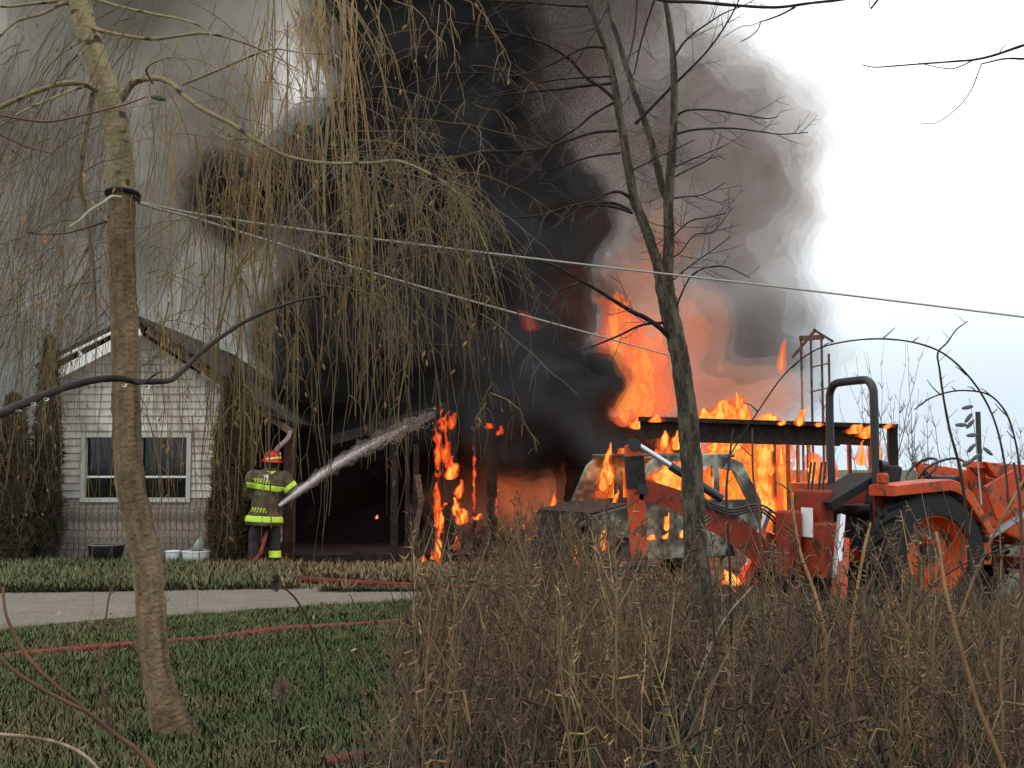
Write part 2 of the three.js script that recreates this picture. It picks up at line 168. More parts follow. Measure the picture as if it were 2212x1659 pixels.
// ------------------------------------------------------------------ isosurfaces (surface nets), used for smoke and flames
function field(lo, hi, cell, fn) { const n = [0, 1, 2].map((i) => max(3, Math.ceil((hi.getComponent(i) - lo.getComponent(i)) / cell) + 1)), f = new Float32Array(n[0] * n[1] * n[2]); let q = 0; for (let k = 0; k < n[2]; k++) for (let j = 0; j < n[1]; j++) for (let i = 0; i < n[0]; i++, q++) f[q] = i === 0 || j === 0 || k === 0 || i === n[0] - 1 || j === n[1] - 1 || k === n[2] - 1 ? -1 : fn(lo.x + i * cell, lo.y + j * cell, lo.z + k * cell); return { f, n, lo, cell }; }
function net({ f, n: [nx, ny, nz_], lo, cell }, iso) {
  const id = new Int32Array(nx * ny * nz_).fill(-1), P = [], I = [], at3 = (i, j, k) => i + nx * (j + ny * k);
  const E = [[0, 1], [2, 3], [4, 5], [6, 7], [0, 2], [1, 3], [4, 6], [5, 7], [0, 4], [1, 5], [2, 6], [3, 7]];
  for (let k = 0; k < nz_ - 1; k++) for (let j = 0; j < ny - 1; j++) for (let i = 0; i < nx - 1; i++) {
    const v = []; let ins = 0; for (let c = 0; c < 8; c++) { const x = f[at3(i + (c & 1), j + (c >> 1 & 1), k + (c >> 2))] - iso; v.push(x); if (x > 0) ins++; }
    if (!ins || ins === 8) continue;
    let x = 0, y = 0, z = 0, m = 0; for (const [a, b] of E) if ((v[a] > 0) !== (v[b] > 0)) { const t = v[a] / (v[a] - v[b]); x += lerp(a & 1, b & 1, t); y += lerp(a >> 1 & 1, b >> 1 & 1, t); z += lerp(a >> 2, b >> 2, t); m++; }
    id[at3(i, j, k)] = P.length / 3; P.push(lo.x + (i + x / m) * cell, lo.y + (j + y / m) * cell, lo.z + (k + z / m) * cell);
  }
  const quad = (a, b, c, d, flip) => { if (min(a, b, c, d) < 0) return; flip ? I.push(a, b, c, a, c, d) : I.push(a, c, b, a, d, c); };
  for (let k = 1; k < nz_ - 1; k++) for (let j = 1; j < ny - 1; j++) for (let i = 1; i < nx - 1; i++) {
    const a = f[at3(i, j, k)] > iso;
    if (a !== f[at3(i + 1, j, k)] > iso) quad(id[at3(i, j - 1, k - 1)], id[at3(i, j, k - 1)], id[at3(i, j, k)], id[at3(i, j - 1, k)], a);
    if (a !== f[at3(i, j + 1, k)] > iso) quad(id[at3(i - 1, j, k - 1)], id[at3(i - 1, j, k)], id[at3(i, j, k)], id[at3(i, j, k - 1)], a);
    if (a !== f[at3(i, j, k + 1)] > iso) quad(id[at3(i - 1, j - 1, k)], id[at3(i, j - 1, k)], id[at3(i, j, k)], id[at3(i - 1, j, k)], a);
  }
  if (!I.length) return null;
  let vol = 0; for (let t = 0; t < I.length; t += 3) { const [a, b, c] = [I[t] * 3, I[t + 1] * 3, I[t + 2] * 3]; vol += P[a] * (P[b + 1] * P[c + 2] - P[b + 2] * P[c + 1]) - P[a + 1] * (P[b] * P[c + 2] - P[b + 2] * P[c]) + P[a + 2] * (P[b] * P[c + 1] - P[b + 1] * P[c]); }
  if (vol < 0) I.reverse();
  const g = new THREE.BufferGeometry(); g.setAttribute('position', new THREE.Float32BufferAttribute(P, 3)); g.setIndex(I); g.computeVertexNormals(); return g;
}
// smoke: puffs [px, py, radius px, depth, weight, depth squash]; layers [iso, absorbed colour over 1 m, scattering share, scattering colour]
function smoke(name, label, puffs, cell, warp, layers, base) {
  const B = puffs.map(([x, y, r, d, w = 1, q = 0.9]) => ({ c: at(x, y, d), r: M(r, d), w, q }));
  const lo = V(1e9, 1e9, 1e9), hi = V(-1e9, -1e9, -1e9); for (const b of B) { lo.min(b.c.clone().addScalar(-b.r * 1.12)); hi.max(b.c.clone().addScalar(b.r * 1.12)); } lo.y = max(lo.y, 0.1);
  const s = warp.f, G = field(lo, hi, cell, (x, y, z) => {
    const wx = x + warp.a * fbm(x * s, y * s, z * s, 5), wy = y + warp.a * fbm(x * s + 31, y * s, z * s, 5), wz = z + warp.a * fbm(x * s, y * s + 17, z * s, 3);
    let v = 0; for (const b of B) { const dx = wx - b.c.x, dy = wy - b.c.y, dz = (wz - b.c.z) / b.q, q = 1 - (dx * dx + dy * dy + dz * dz) / (b.r * b.r); if (q > 0) v += b.w * q * q; }
    const u = v * (1 + warp.n * fbm(x * s * 2.2, y * s * 2.2 + 40, z * s * 2.2, 4)); return u <= 0 ? u : u * (1 + 0.75 * (1 - sstep(0.35, 0.9, u)) * (nz(x * s * 4, y * s * 4 + 9, z * s * 4) + 0.6 * nz(x * s * 8.3, y * s * 8.3 + 9, z * s * 8.3)));
  });
  const t = thing(name, label, 'smoke', base ?? at(puffs[0][0], puffs[0][1], puffs[0][3])); t.userData.kind = 'stuff';
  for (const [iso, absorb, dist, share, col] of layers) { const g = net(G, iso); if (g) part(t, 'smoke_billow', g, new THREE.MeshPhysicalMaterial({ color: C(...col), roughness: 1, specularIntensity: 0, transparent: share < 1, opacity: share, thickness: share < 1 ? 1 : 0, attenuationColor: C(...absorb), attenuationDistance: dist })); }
  return t;
}
// flame: tongues [px base, py base, depth, half width px, height px, lean px]; nested layers, hotter inside
const T_fire = tex(256, 1.1, 0.45, (u, v) => { const a = pn(u, v, 16, 1) + 0.7 * pn(u, v, 34, 2) + 0.5 * pn(u, v, 6, 3), k = clamp(0.62 + a * 0.62); return [lerp(215, 255, k), lerp(140, 255, k), lerp(110, 255, k)]; });
const HOT = [[1.0, 0.12, 0.03], [1.1, 0.14, 0.02], [1.3, 0.24, 0.025], [1.5, 0.5, 0.04], [2.3, 1.5, 0.3]], SOFT = [[1.0, 0.15, 0.05], [1.05, 0.19, 0.055], [1.3, 0.55, 0.08]], WALL = [[0.95, 0.18, 0.025], [1.1, 0.3, 0.03], [1.9, 1.0, 0.1]];
function flame(name, label, tongues, cell = 0.04, opac = [0.1, 0.18, 0.25, 0.32, 1], isos = [-0.42, -0.2, -0.03, 0.12, 0.28], group, warp = 1, hot = HOT) {
  const T = tongues.map(([x, y, d, w, h, l = 0]) => ({ p: at(x, y, d), w: M(w, d), h: M(h, d), l: M(l, d) }));
  const lo = V(1e9, 1e9, 1e9), hi = V(-1e9, -1e9, -1e9); for (const t of T) { const m = t.w * 2 + 0.1; lo.min(V(t.p.x - m + min(0, t.l), t.p.y - 0.15 * t.h - 0.06, t.p.z - m)); hi.max(V(t.p.x + m + max(0, t.l), t.p.y + t.h * 1.2 + 0.06, t.p.z + m)); }
  const o = R() * 50, G = field(lo, hi, cell, (x, y, z) => {
    let v = -1; for (const t of T) { const h = (y - t.p.y + 0.12 * t.w * nz(x * 9, o, z * 9)) / t.h; if (h < -0.12 || h > 1.15) continue; const k = warp * t.w * (0.35 + h * 1.1); const fx = x - t.p.x - t.l * h * h + k * fbm(x * 1.6 / t.w * 0.4, (y * 0.8) / t.w * 0.4 + o, z * 2, 3), fz = z - t.p.z + k * nz(x * 3, y * 2 + o, z * 3) * 0.6; const r = t.w * min(1, sqrt(max(0, h + 0.12) / 0.25)) * Math.pow(max(0, 1 - h), 0.75); if (r < 1e-3) continue; v = max(v, 1 - hypot(fx, fz * 1.2) / r); }
    return v + (v > -0.6 ? warp * (0.42 * fbm(x * 8, y * 4.2 + o, z * 8, 3) + 0.16 * nz(x * 26, y * 14 + o, z * 26)) : 0);
  });
  const t = thing(name, label, 'flame', V(T[0].p.x, T[0].p.y, T[0].p.z), group), names = ['outer_flame', 'inner_flame', 'flame_core'];
  isos.forEach((iso, i) => { const g = net(G, iso); if (g) part(t, names[min(i, 2)], uvm(g), new THREE.MeshStandardMaterial({ color: 0x000000, roughness: 1, emissive: C(...hot[i]), emissiveMap: hot === SOFT || hot[0][0] < 0.5 ? null : T_fire, transparent: opac[i] < 1, opacity: opac[i] })); });
  return t;
}
const fireLight = (px, py, d, power, size = 12) => { const l = new THREE.PointLight(0xff8a48, power, 0, 2); l.name = 'fire_light'; l.position.copy(at(px, py, d)); l.castShadow = true; l.shadow.radius = size; scene.add(l); };

// ------------------------------------------------------------------ smoke
const GREY = (T, d) => [[T * 1.03, T, T * 0.97], d];
smoke('pale_smoke', 'pale grey smoke drifting behind the white house and the willow', [
  [60, 160, 330, 27], [330, 60, 330, 28], [520, 120, 240, 27.5], [120, 520, 330, 27], [420, 430, 300, 26.5], [300, 760, 300, 26], [60, 860, 280, 26], [560, 620, 210, 26], [-260, 300, 320, 28], [-260, 700, 320, 28], [200, -200, 360, 28], [500, -160, 260, 28], [480, 860, 200, 25.5],
[250, -60, 240, 27.5], [100, 330, 260, 27], [620, 0, 170, 27.5], [430, 250, 220, 27],
], 0.3, { a: 0.9, f: 0.33, n: 0.22 }, [
  [0.04, [0.85, 0.845, 0.83], 1, 0.04, [0.5, 0.49, 0.47]], [0.35, [0.84, 0.835, 0.82], 1, 0.05, [0.46, 0.46, 0.44]], [0.9, [0.82, 0.82, 0.80], 1, 0.06, [0.42, 0.42, 0.4]],
]);
smoke('grey_smoke', 'grey smoke drifting right across the white sky', [
  [1120, 60, 320, 25, 1.3], [1200, 240, 250, 25, 1.3], [1330, 120, 270, 25.5, 1.1], [1500, 300, 260, 26, 0.75], [1610, 320, 230, 26, 0.6], [1620, 460, 210, 26, 0.65], [1340, 400, 260, 25.5, 1.1], [1420, 600, 230, 25.5, 0.9], [1560, 560, 190, 26, 0.6], [1600, 710, 210, 26, 0.9], [1690, 730, 160, 26, 0.7], [1690, 850, 150, 26, 0.7], [1540, 830, 190, 25.5, 0.9], [1640, 230, 170, 26, 0.4], [1500, 140, 190, 26, 0.5], [1420, 0, 190, 26, 0.55], [1330, -140, 300, 26, 0.8], [1050, -150, 320, 26], [1710, 390, 130, 26, 0.45],
], 0.17, { a: 0.75, f: 0.42, n: 0.25 }, [
  [0.015, [0.95, 0.949, 0.949], 1, 0.015, [0.44, 0.43, 0.43]], [0.06, [0.93, 0.927, 0.925], 1, 0.02, [0.42, 0.41, 0.405]], [0.15, [0.91, 0.906, 0.902], 1, 0.025, [0.4, 0.385, 0.38]], [0.3, [0.88, 0.87, 0.863], 1, 0.03, [0.36, 0.34, 0.33]], [0.55, [0.84, 0.82, 0.81], 1, 0.04, [0.3, 0.28, 0.27]], [1.0, [0.74, 0.715, 0.705], 1, 0.05, [0.22, 0.2, 0.195]],
]);
smoke('lit_smoke', 'smoke tinted peach to imitate fire glow above the flames behind the slender tree', [  // peach of the fire glow is put into this smoke's own colours
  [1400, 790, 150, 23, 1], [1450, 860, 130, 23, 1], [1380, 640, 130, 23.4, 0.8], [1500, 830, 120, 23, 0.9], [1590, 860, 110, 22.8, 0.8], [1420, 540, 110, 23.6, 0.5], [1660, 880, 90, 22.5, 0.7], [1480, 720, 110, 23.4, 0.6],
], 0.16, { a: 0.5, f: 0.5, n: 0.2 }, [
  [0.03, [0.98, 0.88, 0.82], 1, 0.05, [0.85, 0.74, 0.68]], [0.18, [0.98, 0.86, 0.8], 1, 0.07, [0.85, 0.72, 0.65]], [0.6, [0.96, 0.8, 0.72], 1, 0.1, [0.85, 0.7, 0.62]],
]);
smoke('black_smoke', 'thick black smoke rolling up from the middle of the fire', [
  [860, 60, 260, 22.5], [900, 260, 260, 22.3], [930, 460, 260, 22], [1060, 470, 240, 22], [1150, 540, 200, 21.8], [1170, 640, 190, 21.5], [1000, 680, 260, 21.5], [800, 620, 240, 22], [760, 800, 240, 22], [960, 860, 230, 21], [1170, 780, 180, 20.5], [1220, 860, 150, 19.6], [1290, 890, 110, 19.2], [1300, 800, 70, 20], [1180, 930, 150, 19.2], [1250, 965, 100, 18.9], [1325, 925, 85, 19.3], [1330, 860, 70, 19.6], [1110, 860, 160, 19.8], [720, 980, 200, 22.5], [700, 400, 200, 23, 0.7], [520, 420, 170, 23.5, 0.5], [1220, 470, 120, 21.8], [1010, 250, 190, 22.2, 0.8], [1050, 60, 190, 22.6, 0.45], [880, -160, 300, 23], [640, 690, 130, 22.6, 0.8],
], 0.16, { a: 0.62, f: 0.62, n: 0.35 }, [
  [0.03, [0.72, 0.71, 0.71], 1, 0.04, [0.13, 0.125, 0.125]], [0.14, [0.45, 0.44, 0.44], 1, 0.07, [0.1, 0.097, 0.097]], [0.42, [0.2, 0.2, 0.2], 1, 0.3, [0.065, 0.064, 0.067]], [0.72, [0.1, 0.1, 0.1], 1, 1, [0.036, 0.036, 0.038]],
]);
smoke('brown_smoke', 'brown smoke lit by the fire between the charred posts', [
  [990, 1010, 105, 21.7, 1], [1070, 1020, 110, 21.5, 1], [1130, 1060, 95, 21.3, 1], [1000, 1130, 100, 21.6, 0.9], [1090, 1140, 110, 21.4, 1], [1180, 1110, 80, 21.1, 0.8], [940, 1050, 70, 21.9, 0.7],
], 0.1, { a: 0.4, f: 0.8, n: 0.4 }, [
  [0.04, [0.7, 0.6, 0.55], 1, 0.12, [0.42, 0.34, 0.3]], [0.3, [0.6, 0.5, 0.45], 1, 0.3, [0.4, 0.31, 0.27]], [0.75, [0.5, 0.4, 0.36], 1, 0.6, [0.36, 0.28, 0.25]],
]);

// ------------------------------------------------------------------ flames
{
  const G1 = 'flames along the header beam', G2 = 'small fires in the debris', G3 = 'flames on the charred posts';
  flame('tall_flame', 'tall soft orange flame rising out of the black smoke beside the slender tree', [[1350, 890, 21.6, 55, 255, -25], [1320, 810, 21.4, 46, 190, -10], [1390, 890, 22, 60, 180, 20], [1330, 780, 21.3, 26, 90, 4]], 0.06, [0.3, 0.35, 0.5], [-0.15, 0.2, 0.68], undefined, 0.8, SOFT);
  flame('side_flame', 'faint red flame glimpsed inside the black smoke', [[1148, 712, 19.6, 24, 50, -24]], 0.05, [0.04, 0.06, 0.08], [-0.1, 0.2, 0.5], undefined, 0.6, [[0.6, 0.07, 0.02], [0.7, 0.09, 0.03], [0.8, 0.14, 0.04]]);
  flame('leaning_flame', 'loose orange flame tongue high above the right end of the beam', [[1688, 800, 23, 14, 85, 14]], 0.05, [0.2, 0.25, 0.3], [0.02, 0.25, 0.6], undefined, 0.12, SOFT);
  flame('roof_flame', 'broad orange flame above the header beam right of the slender tree', [[1560, 912, 18.9, 44, 56, 20], [1602, 912, 18.9, 20, 72, 6], [1528, 912, 18.9, 26, 34, 0], [1650, 914, 18.9, 30, 24, 10]], 0.03);
  // inside the long wall
  flame('room_fire', 'great orange fire filling the room under the header beam', [[1545, 1130, 20.2, 45, 230, 10], [1600, 1140, 20.4, 60, 250, -8], [1650, 1140, 20.3, 42, 230, 4], [1560, 1000, 20.3, 50, 80, 0], [1630, 1010, 20.3, 60, 80, 0]], 0.05, [0.55, 0.3, 0.6], [-0.15, 0.2, 0.5], undefined, 0.8, WALL);
  flame('room_fire', 'thin reddish fire between the scorched studs left of the roll bar', [[1715, 1130, 20.3, 40, 200, 6], [1765, 1130, 20.3, 34, 170, -6], [1800, 1120, 20.2, 26, 130, 4]], 0.05, [0.4, 0.35, 0.5], [-0.1, 0.25, 0.6], undefined, 0.8, WALL);
  flame('yellow_flame', 'bright yellow flame standing in front of the orange room fire', [[1650, 1110, 18.6, 30, 185, -4], [1645, 1118, 18.5, 46, 80, 6], [1612, 1118, 18.5, 17, 60, 4], [1664, 1020, 18.6, 13, 60, -3]], 0.028);
  flame('wall_flame', 'orange flame licking the studs at the left of the room', [[1540, 1000, 18.9, 14, 60, 6], [1535, 970, 18.8, 18, 26, 30], [1575, 972, 18.8, 30, 20, 40], [1585, 1020, 18.8, 10, 50, 2]], 0.03);
  flame('van_fire', 'broad orange fire rising behind and over the burning van', [[1330, 1090, 17.6, 40, 130, -6], [1400, 1080, 17.8, 46, 120, 4], [1470, 1080, 17.7, 40, 130, 8], [1535, 1080, 17.8, 30, 110, 0]], 0.045, [0.2, 0.35, 0.4, 0.7], [-0.3, -0.05, 0.25, 0.55], undefined, 1, [[1.0, 0.14, 0.03], ...WALL]);
  flame('window_fire', 'yellow fire filling the windows of the burning van', [[1432, 1050, 15.3, 34, 58, 8], [1466, 1060, 15.3, 24, 66, 0], [1440, 1036, 15.3, 40, 30, 0]], 0.026, undefined, undefined, undefined, 0.7);
    for (const [x, y, w, h, d, l, s] of [[1418, 912, 16, 14, 18.2, 10, 'low flame on top of the short beam left of the slender tree'], [1478, 905, 8, 10, 18.2, 4, 'tiny flame touching the left edge of the slender tree'], [1432, 968, 15, 34, 18.3, 10, 'yellow flame hanging under the short beam left of its end post'], [1460, 968, 15, 36, 18.3, 8, 'yellow flame between the short beam post and the slender tree'], [1726, 917, 12, 34, 18.15, 20, 'pointed flame standing on top of the long beam near the burnt end frame'], [1688, 918, 9, 10, 18.15, 6, 'small flame on the middle of the long beam top'], [1770, 920, 11, 9, 18.15, 8, 'low flame on the long beam just left of the roll bar'], [1845, 936, 22, 18, 18.2, 20, 'ragged flame on the beam seen through the roll bar'], [1868, 945, 16, 28, 18.2, 12, 'bright flame on the beam against the right leg of the roll bar'], [1862, 1000, 14, 44, 18.2, 4, 'flame below the beam seen through the roll bar'], [1750, 1092, 12, 80, 18.2, -2, 'flame climbing a stud left of the roll bar low down'], [1712, 1060, 7, 26, 18.2, 8, 'small flame on the studs right of the yellow flame'], [1728, 1066, 8, 22, 18.2, 6, 'second small flame on the studs right of the yellow flame'], [1796, 1060, 10, 66, 18.2, 4, 'bright flame beside the left leg of the roll bar'], [1912, 924, 12, 10, 18.2, 8, 'flame on the beam end right of the roll bar'], [1898, 1000, 7, 60, 18.3, 4, 'thin flame behind the end post right of the roll bar'], [1690, 1000, 7, 40, 18.2, 4, 'thin flame right of the tall yellow flame under the beam']])
    flame('beam_flame', s, [[x, y, d, w, h * 1.2, l]], 0.022, undefined, undefined, G1);
  for (const [x, y, w, h, l, s] of [[946, 1000, 9, 115, 4, 'orange flame up the left side of the burning double post'], [963, 1000, 11, 110, -4, 'tall orange flame up the middle of the burning double post'], [975, 925, 10, 38, 4, 'flame at the very top of the burning double post'], [944, 1110, 8, 110, 4, 'flame low on the left of the burning double post'], [946, 1208, 10, 110, 8, 'flame at the foot of the burning double post'], [972, 1032, 15, 44, 8, 'brightest yellow flame half way up the double post'], [992, 1072, 9, 46, 4, 'yellow flame right of the double post'], [985, 1110, 10, 40, 6, 'orange flame right of the double post below the yellow one'], [994, 1130, 14, 30, 6, 'broad low flame right of the double post'], [912, 1212, 10, 14, 8, 'small bright flame on the ground left of the double post'], [936, 1206, 10, 20, 6, 'bright yellow flame on the ground at the double post'], [1056, 926, 10, 14, 8, 'flame on top of the dark single post'], [1076, 938, 9, 22, 6, 'flame at the upper right of the dark single post'], [1024, 1105, 4, 170, 0, 'thin ember line up the narrow stud'], [1030, 1122, 11, 14, 6, 'flame at the foot of the narrow stud'], [1071, 1110, 4, 60, 8, 'thin flame at the lower right of the dark single post'], [985, 1186, 8, 30, 4, 'flame low in the weeds right of the double post']])
    flame('post_flame', s, [[x, y, 18.45, w, h * 1.15, l]], 0.024, [0.12, 0.3, 0.3, 0.35, 1], y > 1020 && w > 8 ? [-0.3, -0.12, 0.06, 0.24, 0.42] : [-0.2, 0, 0.2, 0.4, 0.65], G3, 1.5, y > 1010 && w > 8 ? HOT : [[0.9, 0.08, 0.02], [0.95, 0.09, 0.015], [1.05, 0.14, 0.022], [1.2, 0.26, 0.03], [1.6, 0.6, 0.06]]);
  for (const [x, y, w, h, d, l, s] of [[1313, 1040, 17, 74, 16.1, 14, 'tall yellow flame at the front pillar of the van'], [1302, 1056, 10, 40, 16.0, 8, 'flame at the base of the van front pillar'], [1325, 1114, 11, 56, 15.6, 8, 'bright flame on the front corner of the van'], [1310, 1124, 16, 26, 15.5, 4, 'wide ragged flame under the van front corner'], [1318, 1150, 14, 30, 15.4, 4, 'orange flame below the van front corner'], [1302, 1185, 9, 46, 15.0, 4, 'yellow flame beside the front wheel of the van'], [1244, 1218, 7, 36, 14.6, 2, 'narrow yellow flame in the weeds left of the van'], [1345, 1224, 9, 12, 14, 6, 'small yellow flame low in the weeds below the digger arm'], [1590, 1261, 34, 26, 13.2, 4, 'wide glowing fire on the ground in front of the rubble'], [1137, 1202, 5, 14, 16, 4, 'tiny flame low in the weeds below the dark smoke'], [1146, 1168, 6, 11, 16, 4, 'tiny flame in the weeds above the lowest one'], [1130, 1142, 5, 11, 16.4, 4, 'tiny flame topmost of three in the weeds'], [1365, 1165, 6, 10, 15.3, 6, 'tiny flame at the van sill left of the digger arm'], [1402, 1166, 12, 12, 15.3, 6, 'flame along the van sill right of the digger arm'], [1436, 1164, 9, 14, 15.3, 6, 'flame along the van sill under the white patch'], [1475, 1162, 10, 16, 15.3, 4, 'flame on the van sill beside the slender tree'], [1440, 1142, 7, 40, 15.3, 4, 'orange flame climbing the van door'], [1542, 1140, 9, 10, 14.6, 4, 'small flame under the boom right of the slender tree'], [1830, 1165, 8, 32, 14.6, 10, 'slanting flame behind the backhoe frame'], [1795, 1112, 20, 36, 15.5, 24, 'wide orange flame behind the backhoe seat'], [1838, 1076, 9, 24, 15.6, 4, 'bright flame beside the near roll bar leg'], [1195, 1100, 8, 40, 16.4, 10, 'slanting red flame left of the van hood'], [813, 1121, 4, 9, 18.9, 3, 'single ember flame in the dark opening right of the firefighter'], [1373, 1058, 10, 18, 15.6, 4, 'flame at the van window left of the digger arm'], [1402, 1058, 10, 13, 15.4, 2, 'flame at the van window right of the digger arm'], [1520, 1062, 12, 13, 15.4, 2, 'yellow flame behind the boom right of the slender tree'], [1375, 925, 14, 24, 18.9, 10, 'orange flame on the wall top where the black smoke meets the beam']])
    flame('ground_fire', s, [[x, y, d, w, h * 1.2, l]], 0.02, undefined, undefined, G2);
  fireLight(1600, 1040, 19.3, 30, 20); fireLight(1370, 780, 20.6, 28, 25); fireLight(1430, 1010, 15.9, 5, 10); fireLight(1770, 1000, 19.2, 14, 12); fireLight(1590, 1235, 13.1, 0.6, 8); fireLight(1085, 1085, 20.1, 3.2, 25); fireLight(985, 1040, 18.1, 2.5, 8);
}

// ------------------------------------------------------------------ burning van
{
  const D = 16.4, o = at(1420, 1010, D); const van = thing('burning_van', 'pale green van on fire behind the orange digger arm', 'van', V(o.x, 0, -D));
  const T_van = T_metal([44, 48, 44], [158, 168, 152]), m_van = std({ map: T_van, roughness: 0.55 }), m_soot = std({ map: T_char, roughness: 0.9 });
  const yaw = 0.5, ax = V(cos(yaw), 0, -sin(yaw)), az = V(sin(yaw), 0, cos(yaw));
  const put = (g) => g.applyMatrix4(new THREE.Matrix4().makeBasis(ax, V(0, 1, 0), az).setPosition(o.x, 0, -D));
  const ex = (pts, d, z, holes = []) => { const s = new THREE.Shape(pts.map((p) => new THREE.Vector2(...p))); for (const h of holes) s.holes.push(new THREE.Path(h.map((p) => new THREE.Vector2(...p)))); return uvm(new THREE.ExtrudeGeometry(s, { depth: d, bevelEnabled: true, bevelSize: 0.015, bevelThickness: 0.015, bevelSegments: 1 }).translate(0, 0, z)); };
  const side = [[-1.55, 0.35], [-1.6, 0.95], [-1.0, 1.08], [-0.72, 1.62], [-0.55, 1.76], [0.55, 1.78], [0.95, 1.66], [1.28, 1.12], [1.35, 0.4], [1.0, 0.35]];
  const w1 = [[-0.66, 1.14], [-0.46, 1.58], [-0.22, 1.6], [-0.22, 1.14]], w2 = [[-0.1, 1.14], [-0.1, 1.6], [0.42, 1.62], [0.42, 1.14]], w3 = [[0.52, 1.14], [0.52, 1.6], [0.8, 1.55], [1.06, 1.14]];
  part(van, 'side_panel', put(ex(side, 0.04, 0.72, [w1, w2, w3])), m_van); part(van, 'side_panel', put(ex(side, 0.04, -0.8, [w1, w2, w3])), m_van);
  part(van, 'roof', put(box(0.1, 1.77, -0.02, 1.5, 0.05, 1.5, 0.02)), m_van); part(van, 'hood', put(bar(V(-1.6, 0.97, 0), V(-1.0, 1.09, 0), 0.05, 1.46)), m_soot); part(van, 'floor', put(box(-0.1, 0.42, 0, 2.8, 0.08, 1.44)), m_soot); part(van, 'seat', put(box(0.1, 0.85, 0, 0.5, 0.6, 1.2, 0.1)), m_soot); part(van, 'front_panel', put(box(-1.58, 0.65, 0, 0.05, 0.6, 1.46)), m_soot); part(van, 'tailgate', put(bar(V(1.3, 0.4, 0), V(1.26, 1.1, 0), 0.05, 1.46, V(1, 0, 0))), m_van);
  for (const [x, z] of [[-1.1, 0.72], [0.95, 0.72], [-1.1, -0.72], [0.95, -0.72]]) { const w = part(van, 'wheel', put(new THREE.CylinderGeometry(0.33, 0.33, 0.2, 24).rotateX(PI / 2).translate(x, 0.33, z)), m_dark); part(w, 'rim', put(new THREE.CylinderGeometry(0.2, 0.19, 0.22, 18).rotateX(PI / 2).translate(x, 0.33, z)), std({ color: 0x55504a, metalness: 0.6, roughness: 0.6 })); }
  part(van, 'bumper', put(box(-1.66, 0.5, 0, 0.1, 0.16, 1.5, 0.03)), m_soot); part(van, 'headlamp', put(new THREE.SphereGeometry(0.09, 12, 8).translate(-1.6, 0.82, 0.55)), m_glass);
  part(van, 'paint_blister', put(new THREE.CircleGeometry(0.17, 14).scale(0.8, 1, 1).translate(0.42, 0.82, 0.79)), std({ color: 0xd8dad8, roughness: 0.8 }), { label: 'white blistered patch on the van door' });
}

